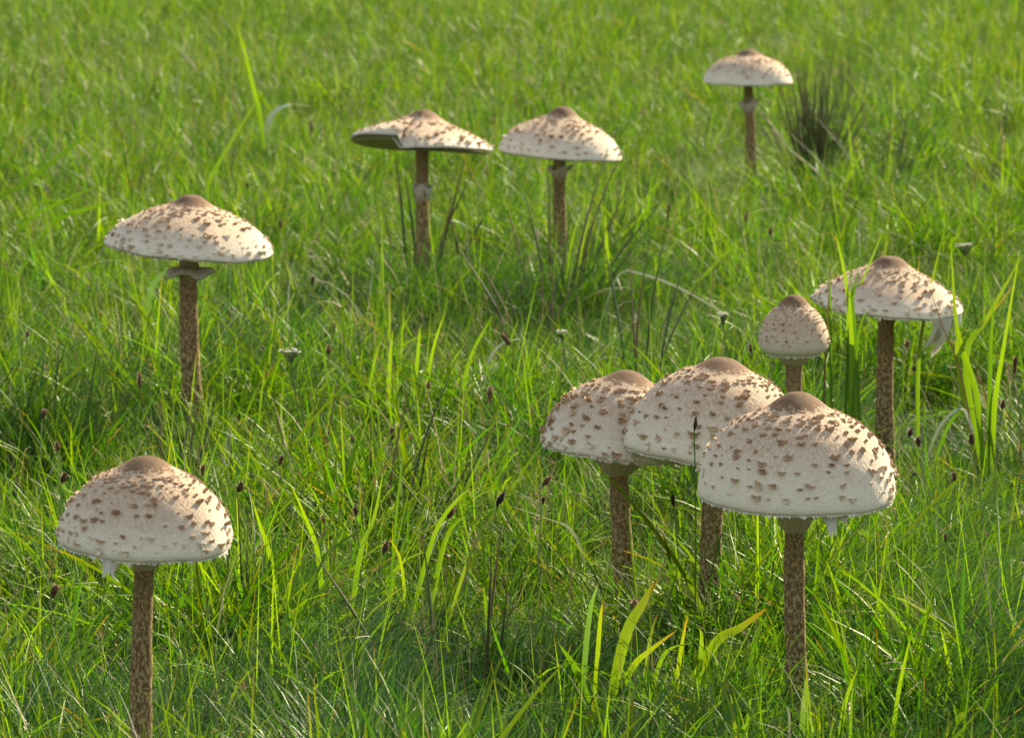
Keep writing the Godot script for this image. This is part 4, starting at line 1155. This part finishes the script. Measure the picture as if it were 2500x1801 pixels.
	rush("dense brown footed rush clump behind the farthest mushroom", Vector3(0.6873, -0.065, -10.085), [Vector3(0.6359, 0.1678, -10.1036), Vector3(0.5681, 0.2959, -10.0981), Vector3(0.6155, 0.2992, -10.0392), Vector3(0.7304, 0.2968, -10.0822), Vector3(0.7706, 0.1658, -10.0576), Vector3(0.7246, 0.151, -10.0341), Vector3(0.6992, 0.1402, -10.0107), Vector3(0.6214, 0.1776, -10.0994), Vector3(0.7113, 0.1359, -10.1495), Vector3(0.7652, 0.1373, -10.0706), Vector3(0.6953, 0.1224, -10.138), Vector3(0.6724, 0.1949, -10.0202), Vector3(0.7032, 0.1832, -10.0593), Vector3(0.5281, 0.1832, -10.0721), Vector3(0.6018, 0.1974, -10.1078), Vector3(0.6637, 0.1848, -10.0952), Vector3(0.7255, 0.2275, -10.1599), Vector3(0.6323, 0.223, -10.0052), Vector3(0.6488, 0.1187, -10.0955), Vector3(0.6645, 0.1851, -10.1476), Vector3(0.6635, 0.1576, -10.0741), Vector3(0.698, 0.2408, -10.0658), Vector3(0.7557, 0.2205, -10.1512), Vector3(0.6433, 0.2307, -10.0844), Vector3(0.6568, 0.163, -10.0561), Vector3(0.7762, 0.1359, -10.0813), Vector3(0.6842, 0.1246, -10.1045), Vector3(0.6365, 0.1994, -10.1373), Vector3(0.7132, 0.1095, -10.0902), Vector3(0.6622, 0.2129, -10.0443), Vector3(0.857, 0.1238, -10.0298), Vector3(0.7517, 0.1803, -10.081), Vector3(0.6875, 0.1958, -10.1016), Vector3(0.6868, 0.2151, -10.0531), Vector3(0.6523, 0.1772, -10.0588), Vector3(0.6632, 0.17, -10.0628), Vector3(0.7783, 0.1905, -10.0995), Vector3(0.7506, 0.1575, -10.1517), Vector3(0.7036, 0.2269, -10.0923), Vector3(0.8194, 0.1444, -10.0971), Vector3(0.7037, 0.2024, -10.1062), Vector3(0.5292, 0.1356, -10.0677), Vector3(0.7054, 0.2243, -10.0364), Vector3(0.655, 0.1105, -10.1388), Vector3(0.8227, 0.1758, -10.0743), Vector3(0.6576, 0.2298, -10.0278), Vector3(0.8166, 0.151, -10.0929), Vector3(0.6262, 0.1211, -10.0987), Vector3(0.6867, 0.2244, -10.016), Vector3(0.7094, 0.2119, -10.1112), Vector3(0.8297, 0.0948, -10.1206), Vector3(0.9452, 0.1523, -10.0128), Vector3(0.6525, 0.2187, -10.0401), Vector3(0.5769, 0.186, -10.0266), Vector3(0.5509, 0.1219, -10.1519), Vector3(0.7466, 0.1596, -10.0308), Vector3(0.7669, 0.1824, -10.012), Vector3(0.7421, 0.1184, -10.0142), Vector3(0.7388, 0.1766, -10.1238), Vector3(0.7174, 0.1658, -10.0553), Vector3(0.6633, 0.1862, -10.0833), Vector3(0.7599, 0.1075, -10.1166), Vector3(0.6658, 0.1258, -10.106), Vector3(0.5305, 0.1518, -10.1044), Vector3(0.6858, 0.1448, -10.0933), Vector3(0.6836, 0.1839, -10.0264), Vector3(0.8123, 0.125, -10.0644), Vector3(0.6884, 0.2046, -10.1098), Vector3(0.647, 0.1142, -10.1119), Vector3(0.7197, 0.1871, -10.0432), Vector3(0.7108, 0.2242, -10.0819), Vector3(0.6353, 0.1048, -10.121), Vector3(0.8048, 0.1071, -10.0291), Vector3(0.7928, 0.1291, -10.0236), Vector3(0.6591, 0.2317, -10.1114), Vector3(0.7064, 0.193, -10.0617), Vector3(0.653, 0.1388, -10.0583), Vector3(0.6359, 0.1578, -10.0268), Vector3(0.6474, 0.2106, -10.1087), Vector3(0.717, 0.219, -10.0878), Vector3(0.6177, 0.1747, -10.0967), Vector3(0.6817, 0.1287, -10.0103), Vector3(0.613, 0.1324, -10.0113), Vector3(0.7493, 0.2036, -10.0051), Vector3(0.6409, 0.1597, -10.1474)], 0.0021, Color(0.05, 0.095, 0.025))
	rush("loose rush clump at the far right of the dense one", Vector3(0.8124, -0.065, -9.6789), [Vector3(0.8308, 0.2058, -9.6909), Vector3(0.9077, 0.1972, -9.6718), Vector3(0.7319, 0.1577, -9.6755), Vector3(0.695, 0.1555, -9.6389), Vector3(0.8535, 0.1178, -9.6606), Vector3(0.8655, 0.1675, -9.6233), Vector3(0.8161, 0.1007, -9.6448), Vector3(0.904, 0.099, -9.676), Vector3(1.0585, 0.0923, -9.749), Vector3(0.87, 0.1433, -9.7067), Vector3(0.5781, 0.0739, -9.7059), Vector3(0.8675, 0.1052, -9.7068), Vector3(0.8067, 0.1075, -9.6029), Vector3(0.7548, 0.1054, -9.6114), Vector3(0.5933, 0.1001, -9.6488), Vector3(0.9793, 0.1154, -9.6442), Vector3(0.7995, 0.1003, -9.6374), Vector3(0.6626, 0.1251, -9.7494), Vector3(0.7476, 0.1759, -9.5999), Vector3(0.7378, 0.0786, -9.7236), Vector3(0.8008, 0.1283, -9.7573), Vector3(0.8354, 0.134, -9.6549), Vector3(0.8532, 0.1676, -9.6775), Vector3(0.8361, 0.1777, -9.6075), Vector3(0.8163, 0.127, -9.6085), Vector3(0.8529, 0.106, -9.6641), Vector3(0.8161, 0.079, -9.7544), Vector3(0.8527, 0.0974, -9.6803), Vector3(0.7153, 0.0856, -9.6491), Vector3(0.895, 0.0871, -9.6856), Vector3(0.9386, 0.1551, -9.6332), Vector3(0.7557, 0.079, -9.6853), Vector3(0.6887, 0.1058, -9.6989), Vector3(0.8375, 0.1485, -9.745)], 0.0018, Color(0.05, 0.11, 0.025))
	rush("far rushes near the right edge of the picture", Vector3(1.0003, -0.065, -9.4081), [Vector3(1.0523, 0.2213, -9.3889), Vector3(0.8915, 0.0852, -9.3466), Vector3(1.0255, 0.1018, -9.3421), Vector3(1.0074, 0.104, -9.3489), Vector3(0.8905, 0.0723, -9.3673), Vector3(1.0465, 0.119, -9.3674), Vector3(1.0334, 0.0728, -9.4402), Vector3(1.0333, 0.0955, -9.3879), Vector3(1.0092, 0.0819, -9.3954)], 0.0016, Color(0.06, 0.13, 0.03))
	rush("dark rushes rising from the shaded hollow at the centre", Vector3(0.0328, -0.065, -6.9766), [Vector3(0.0113, 0.088, -6.958), Vector3(0.0471, 0.1119, -7.0019), Vector3(0.0647, 0.0925, -6.9822), Vector3(0.09, 0.1247, -7.0162), Vector3(-0.0207, 0.0914, -6.992), Vector3(0.1113, 0.0831, -7.0026), Vector3(-0.0384, 0.0708, -6.9841), Vector3(-0.0596, 0.1152, -6.9709), Vector3(-0.0885, 0.1255, -7.0083)], 0.0022, Color(0.025, 0.055, 0.018))
	rush("upright dark rush pair right of the near left mushroom", Vector3(-0.2777, -0.065, -4.6054), [Vector3(-0.2887, 0.1151, -4.6209), Vector3(-0.2798, 0.0788, -4.6508), Vector3(-0.3014, 0.0682, -4.6282)], 0.0019, Color(0.035, 0.075, 0.022))
	rush("tall dark rush with a leaning neighbour in the near centre", Vector3(-0.0943, -0.065, -4.3141), [Vector3(-0.0873, 0.116, -4.3342), Vector3(-0.0658, 0.0585, -4.2908), Vector3(-0.1982, 0.1006, -4.3453)], 0.0024, Color(0.035, 0.075, 0.022))
	rush("dark rush spike before the closed mushroom stem, near centre", Vector3(-0.032, -0.065, -4.3141), [Vector3(-0.0097, 0.1349, -4.3023), Vector3(-0.004, 0.079, -4.2771), Vector3(-0.0193, 0.1202, -4.2707)], 0.0022, Color(0.035, 0.075, 0.022))
	rush("tall blurred rushes at the top right of the picture", Vector3(0.8787, -0.065, -11.6134), [Vector3(0.8387, 0.2369, -11.5804), Vector3(0.863, 0.213, -11.5897), Vector3(0.8952, 0.246, -11.631), Vector3(0.8699, 0.1927, -11.6226), Vector3(0.9053, 0.1058, -11.5415), Vector3(0.943, 0.1916, -11.6853), Vector3(0.938, 0.1688, -11.5704), Vector3(0.7915, 0.1365, -11.5354), Vector3(0.9197, 0.1637, -11.6658), Vector3(0.867, 0.1681, -11.5608), Vector3(0.8346, 0.1817, -11.6048), Vector3(1.0302, 0.1019, -11.5842), Vector3(0.8132, 0.202, -11.6072)], 0.0017, Color(0.055, 0.12, 0.03))
	rush("blurred dark rushes at the upper left of the picture", Vector3(-0.7994, -0.065, -12.8498), [Vector3(-0.8233, 0.2082, -12.8432), Vector3(-0.9144, 0.1952, -12.8439), Vector3(-0.7794, 0.1377, -12.9249), Vector3(-1.0057, 0.127, -12.7863), Vector3(-0.7659, 0.0858, -12.9262), Vector3(-0.8869, 0.0836, -12.8621), Vector3(-0.982, 0.1112, -12.8043), Vector3(-0.7744, 0.1181, -12.8019), Vector3(-0.8743, 0.1589, -12.8084)], 0.0016, Color(0.055, 0.12, 0.03))
	rush("rushes between the hollow and the right group, dark and upright", Vector3(0.1911, -0.065, -6.5383), [Vector3(0.2032, 0.1895, -6.5235), Vector3(0.226, 0.2039, -6.5131), Vector3(0.1751, 0.1561, -6.5865), Vector3(0.2584, 0.1576, -6.5723), Vector3(0.1311, 0.1978, -6.5733), Vector3(0.2844, 0.1331, -6.5501), Vector3(0.2436, 0.1087, -6.5284)], 0.0023, Color(0.03, 0.065, 0.02))
	seed_plant("upright fuzzy tan seed spike in front of the left mushroom stem", Vector3(-0.4846, 0.08, -5.7383), Vector3(-0.4846, -0.065, -5.7597), 0.0225, 0.0068, Vector2(0.05, 0), Color(0.25, 0.165, 0.085), Color(0.2, 0.13, 0.07))
	seed_plant("brown seed head at the left edge above the near mushroom", Vector3(-0.5835, 0.07, -5.4977), Vector3(-0.5835, -0.065, -5.4778), 0.0123, 0.0085, Vector2(0.3, 0), Color(0.19, 0.115, 0.055), Color(0.2, 0.26, 0.09))
	seed_plant("dark seed head just left of the near left cap, upper one", Vector3(-0.54, 0.07, -5.2293), Vector3(-0.54, -0.065, -5.2299), 0.0107, 0.0076, Vector2(-0.2, 0), Color(0.19, 0.115, 0.055), Color(0.2, 0.26, 0.09))
	seed_plant("dark seed head just left of the near left cap, lower one", Vector3(-0.5025, 0.08, -4.9253), Vector3(-0.5025, -0.065, -4.9531), 0.0119, 0.0076, Vector2(0.1, 0), Color(0.11, 0.068, 0.038), Color(0.2, 0.26, 0.09))
	seed_plant("tan seed head above the right shoulder of the near left cap", Vector3(-0.3451, 0.09, -4.9137), Vector3(-0.3451, -0.065, -4.9335), 0.0128, 0.0067, Vector2(0.05, 0), Color(0.25, 0.165, 0.085), Color(0.2, 0.26, 0.09))
	seed_plant("dark round seed head on the rush right of the near left cap", Vector3(-0.2818, 0.13, -4.5485), Vector3(-0.2818, -0.065, -4.5726), 0.0110, 0.0083, Vector2(0.3, 0), Color(0.11, 0.068, 0.038), Color(0.2, 0.26, 0.09))
	seed_plant("brown oval seed head right of the near left umbo, midway to the centre", Vector3(-0.2685, 0.07, -5.1166), Vector3(-0.2685, -0.065, -5.1035), 0.0124, 0.0075, Vector2(0.5, 0), Color(0.19, 0.115, 0.055), Color(0.2, 0.26, 0.09))
	seed_plant("ragged brown seed head in the middle of the picture", Vector3(-0.1434, 0.08, -5.2643), Vector3(-0.1434, -0.065, -5.2402), 0.0147, 0.0086, Vector2(0.15, 0), Color(0.19, 0.115, 0.055), Color(0.2, 0.26, 0.09))
	seed_plant("small green brown seed head above the middle of the picture", Vector3(-0.1096, 0.07, -5.7639), Vector3(-0.1096, -0.065, -5.7819), 0.0107, 0.0068, Vector2(0, 0), Color(0.25, 0.165, 0.085), Color(0.2, 0.26, 0.09))
	seed_plant("two tiered tan seed head left of the closed mushroom", Vector3(-0.0275, 0.08, -5.61), Vector3(-0.0275, -0.065, -5.5922), 0.0188, 0.0082, Vector2(-0.1, 0), Color(0.25, 0.165, 0.085), Color(0.2, 0.26, 0.09))
	seed_plant("leaning dark seed head before the silvery arched leaf", Vector3(-0.0087, 0.09, -6.081), Vector3(0.016, -0.065, -6.0915), 0.0193, 0.0105, Vector2(-0.8, 0), Color(0.19, 0.115, 0.055), Color(0.2, 0.13, 0.07))
	seed_plant("brown oval seed head in the near centre on a green stalk", Vector3(-0.0662, 0.07, -4.742), Vector3(-0.0902, -0.065, -4.731), 0.0133, 0.0086, Vector2(0.3, 0), Color(0.19, 0.115, 0.055), Color(0.2, 0.26, 0.09))
	seed_plant("purplish long seed head right of the near centre one", Vector3(-0.0126, 0.09, -4.716), Vector3(-0.0126, -0.065, -4.6943), 0.0167, 0.0077, Vector2(0.45, 0), Color(0.075, 0.045, 0.04), Color(0.2, 0.26, 0.09))
	seed_plant("brown seed head left below the closed mushroom cap", Vector3(0.0387, 0.08, -4.8995), Vector3(0.0387, -0.065, -4.8922), 0.0137, 0.0071, Vector2(0.8, 0), Color(0.19, 0.115, 0.055), Color(0.2, 0.26, 0.09))
	seed_plant("small dark seed head under the brown one by the closed cap", Vector3(0.0347, 0.07, -4.8298), Vector3(0.0347, -0.065, -4.8117), 0.0081, 0.0057, Vector2(0, 0), Color(0.11, 0.068, 0.038), Color(0.2, 0.26, 0.09))
	seed_plant("dark seed head low in the centre behind the near rush", Vector3(-0.1308, 0.07, -4.529), Vector3(-0.1308, -0.065, -4.5364), 0.0144, 0.0074, Vector2(0.2, 0), Color(0.19, 0.115, 0.055), Color(0.2, 0.26, 0.09))
	seed_plant("small dark seed head above the low centre one", Vector3(-0.1668, 0.08, -4.6965), Vector3(-0.1668, -0.065, -4.7259), 0.0105, 0.0060, Vector2(0, 0), Color(0.11, 0.068, 0.038), Color(0.2, 0.26, 0.09))
	seed_plant("dark red seed head between the closed and middle stems", Vector3(0.1704, 0.1, -4.6397), Vector3(0.1704, -0.065, -4.639), 0.0130, 0.0051, Vector2(-0.1, 0), Color(0.05, 0.025, 0.012), Color(0.2, 0.26, 0.09))
	seed_plant("round fluffy tan seed head at the foot of the closed mushroom", Vector3(0.1194, 0.06, -4.2638), Vector3(0.1064, -0.065, -4.2586), 0.0095, 0.0109, Vector2(-0.3, 0), Color(0.25, 0.165, 0.085), Color(0.2, 0.13, 0.07))
	seed_plant("green stalk with a dark slim bud standing before the middle cap", Vector3(0.1779, 0.235, -4.2801), Vector3(0.1753, -0.065, -4.299), 0.0132, 0.0047, Vector2(0, 0), Color(0.045, 0.05, 0.025), Color(0.07, 0.16, 0.03))
	seed_plant("dark seed head floating right of the left mushroom rim, lower", Vector3(-0.3144, 0.07, -6.9786), Vector3(-0.3144, -0.065, -6.9852), 0.0143, 0.0083, Vector2(0.1, 0), Color(0.11, 0.068, 0.038), Color(0.2, 0.26, 0.09))
	seed_plant("small dark seed head right of the left mushroom rim, upper", Vector3(-0.4017, 0.09, -7.6798), Vector3(-0.4017, -0.065, -7.6908), 0.0129, 0.0084, Vector2(0, 0), Color(0.19, 0.115, 0.055), Color(0.2, 0.26, 0.09))
	seed_plant("blurred brown seed spike left of the split mushroom", Vector3(-0.4458, 0.09, -9.8514), Vector3(-0.4458, -0.065, -9.8798), 0.0275, 0.0081, Vector2(0, 0), Color(0.19, 0.115, 0.055), Color(0.2, 0.26, 0.09))
	seed_plant("blurred small brown seed head above the left cap shoulder", Vector3(-0.509, 0.08, -8.5299), Vector3(-0.509, -0.065, -8.5411), 0.0127, 0.0086, Vector2(0, 0), Color(0.19, 0.115, 0.055), Color(0.2, 0.26, 0.09))
	seed_plant("small ragged seed head left of the middle of the picture", Vector3(-0.1917, 0.07, -5.2875), Vector3(-0.1917, -0.065, -5.2945), 0.0108, 0.0068, Vector2(-0.3, 0), Color(0.19, 0.115, 0.055), Color(0.2, 0.26, 0.09))
	seed_plant("tall rust brown seed spike at the right picture edge", Vector3(0.62, 0.14, -5.436), Vector3(0.62, -0.065, -5.4374), 0.0203, 0.0074, Vector2(0.1, 0), Color(0.16, 0.08, 0.035), Color(0.2, 0.13, 0.07))
	seed_plant("dark seed head at the right edge below the rust brown spike", Vector3(0.6056, 0.09, -5.4405), Vector3(0.6056, -0.065, -5.4283), 0.0112, 0.0074, Vector2(0, 0), Color(0.11, 0.068, 0.038), Color(0.2, 0.26, 0.09))
	seed_plant("dark round seed head right of the largest cap, highest", Vector3(0.4705, 0.09, -5.2038), Vector3(0.4863, -0.065, -5.2099), 0.0107, 0.0076, Vector2(0, 0), Color(0.11, 0.068, 0.038), Color(0.2, 0.26, 0.09))
	seed_plant("dark round seed head right of the largest cap, lower right", Vector3(0.4803, 0.08, -5.1986), Vector3(0.4961, -0.065, -5.1697), 0.0116, 0.0081, Vector2(0, 0), Color(0.11, 0.068, 0.038), Color(0.2, 0.26, 0.09))
	seed_plant("dark round seed head near the right edge, standing alone", Vector3(0.5303, 0.1, -5.086), Vector3(0.5406, -0.065, -5.067), 0.0123, 0.0088, Vector2(0, 0), Color(0.11, 0.068, 0.038), Color(0.2, 0.26, 0.09))
	seed_plant("brown seed head right of the largest cap rim at mid height", Vector3(0.502, 0.07, -4.9953), Vector3(0.502, -0.065, -4.9699), 0.0093, 0.0068, Vector2(0, 0), Color(0.11, 0.068, 0.038), Color(0.2, 0.26, 0.09))
	seed_plant("dark seed head behind the torn mushroom stem on its right", Vector3(0.5198, 0.1, -5.708), Vector3(0.5198, -0.065, -5.6964), 0.0074, 0.0073, Vector2(0, 0), Color(0.11, 0.068, 0.038), Color(0.2, 0.26, 0.09))
	seed_plant("tan seed head under the torn flap of the right mushroom", Vector3(0.5396, 0.09, -6.0318), Vector3(0.5396, -0.065, -6.0216), 0.0101, 0.0088, Vector2(0.2, 0), Color(0.25, 0.165, 0.085), Color(0.2, 0.26, 0.09))
	seed_plant("small brown seed head left of the young mushroom", Vector3(0.3274, 0.08, -6.0711), Vector3(0.3274, -0.065, -6.0689), 0.0113, 0.0072, Vector2(0, 0), Color(0.19, 0.115, 0.055), Color(0.2, 0.26, 0.09))
	seed_plant("blurred brown seed head above the young mushroom", Vector3(0.416, 0.08, -7.893), Vector3(0.416, -0.065, -7.8751), 0.0132, 0.0086, Vector2(0, 0), Color(0.19, 0.115, 0.055), Color(0.2, 0.26, 0.09))
	seed_plant("blurred brown seed head right of the one above the young mushroom", Vector3(0.4457, 0.08, -7.6545), Vector3(0.4457, -0.065, -7.6628), 0.0128, 0.0091, Vector2(0, 0), Color(0.19, 0.115, 0.055), Color(0.2, 0.26, 0.09))
	seed_plant("tan and white flowering head left of the picture centre", Vector3(-0.2482, 0.09, -5.9689), Vector3(-0.2482, -0.065, -5.9633), 0.0134, 0.0076, Vector2(0, 0), Color(0.25, 0.165, 0.085), Color(0.2, 0.26, 0.09))
	seed_plant("tan seed head with pale florets lower left of the centre", Vector3(-0.2019, 0.07, -4.7037), Vector3(-0.2019, -0.065, -4.6929), 0.0088, 0.0060, Vector2(0, 0), Color(0.25, 0.165, 0.085), Color(0.2, 0.26, 0.09))
	seed_plant("brown double seed head at the left edge below the near cap", Vector3(-0.4576, 0.05, -4.3859), Vector3(-0.4576, -0.065, -4.3846), 0.0139, 0.0088, Vector2(0.6, 0), Color(0.19, 0.115, 0.055), Color(0.2, 0.26, 0.09))
	seed_plant("rust brown seed spike in the hollow behind the right group", Vector3(0.2741, 0.1, -7.7868), Vector3(0.2741, -0.065, -7.7998), 0.0319, 0.0057, Vector2(0.1, 0), Color(0.14, 0.07, 0.03), Color(0.2, 0.13, 0.07))
	seed_plant("dark reddish dead stalk head right of the split mushroom stem", Vector3(-0.0861, 0.13, -6.9314), Vector3(-0.0861, -0.065, -6.9568), 0.0284, 0.0044, Vector2(-0.1, 0), Color(0.06, 0.03, 0.015), Color(0.2, 0.13, 0.07))
	seed_plant("small dark seed head under the young mushroom to its left", Vector3(0.3167, 0.07, -5.566), Vector3(0.3167, -0.065, -5.5908), 0.0083, 0.0061, Vector2(0, 0), Color(0.11, 0.068, 0.038), Color(0.2, 0.26, 0.09))
	seed_plant("brown seed head at the far left edge, half way down", Vector3(-0.691, 0.07, -6.3012), Vector3(-0.691, -0.065, -6.3099), 0.0094, 0.0063, Vector2(0, 0), Color(0.19, 0.115, 0.055), Color(0.2, 0.26, 0.09))
	seed_plant("brown seed head low at the right, beside the white bleached blades", Vector3(0.4588, 0.06, -4.6478), Vector3(0.4588, -0.065, -4.643), 0.0087, 0.0059, Vector2(0, 0), Color(0.19, 0.115, 0.055), Color(0.2, 0.26, 0.09))
	umbel("flat white flower head on the far right behind the torn mushroom", Vector3(0.731, 0.11, -7.15), Vector3(0.741, -0.065, -7.13), 0.0290)
	umbel("flat greyish white flower head right of the left mushroom stem", Vector3(-0.2957, 0.1, -5.8958), Vector3(-0.2857, -0.065, -5.8758), 0.0311)
	umbel("small white flower at the end of the long pale arching leaf", Vector3(0.2999, 0.1, -6.2942), Vector3(0.3099, -0.065, -6.2742), 0.0153)
	umbel("tiny white flower head in the dark hollow at the centre", Vector3(0.0708, 0.08, -6.2469), Vector3(0.0808, -0.065, -6.2269), 0.0152)
	petal_bit("white curled scrap left of the leaning mushroom stem", Vector3(-0.5234, 0.06, -6.4991), 0.0158, 0.0066, 0.30, 0.30)
	petal_bit("white flake low in the centre above the combed grass", Vector3(-0.1405, 0.05, -4.1455), 0.0168, 0.0038, 0.20, 0.15)
	petal_bit("white crooked straw in the middle of the picture", Vector3(0.071, 0.07, -6.26), 0.0190, 0.0057, 0.20, 1.20)
	petal_bit("white upright straw right of the near left mushroom, mid height", Vector3(-0.0922, 0.06, -4.8023), 0.0185, 0.0029, 0.20, 1.40)
	petal_bit("white sliver beside the tan flowering head", Vector3(-0.1996, 0.06, -4.9639), 0.0131, 0.0035, 0.30, 1.00)
	petal_bit("bleached straw pile scrap low on the right, upper", Vector3(0.3566, 0.05, -3.9928), 0.0243, 0.0024, 0.10, 0.05)
	petal_bit("bleached straw pile scrap low on the right, middle", Vector3(0.351, 0.05, -4.0241), 0.0147, 0.0024, 0.20, 0.10)
	petal_bit("bleached straw pile scrap low on the right, leaning", Vector3(0.3622, 0.05, -3.9174), 0.0198, 0.0024, 0.30, 0.70)
	petal_bit("pale glinting leaf scrap left of the far rushes", Vector3(0.8437, 0.06, -7.4892), 0.0152, 0.0053, 0.30, 0.90)
	petal_bit("orange dead leaf scrap right of the largest cap stem", Vector3(0.3588, 0.05, -4.3245), 0.0096, 0.0039, 0.20, 0.50)
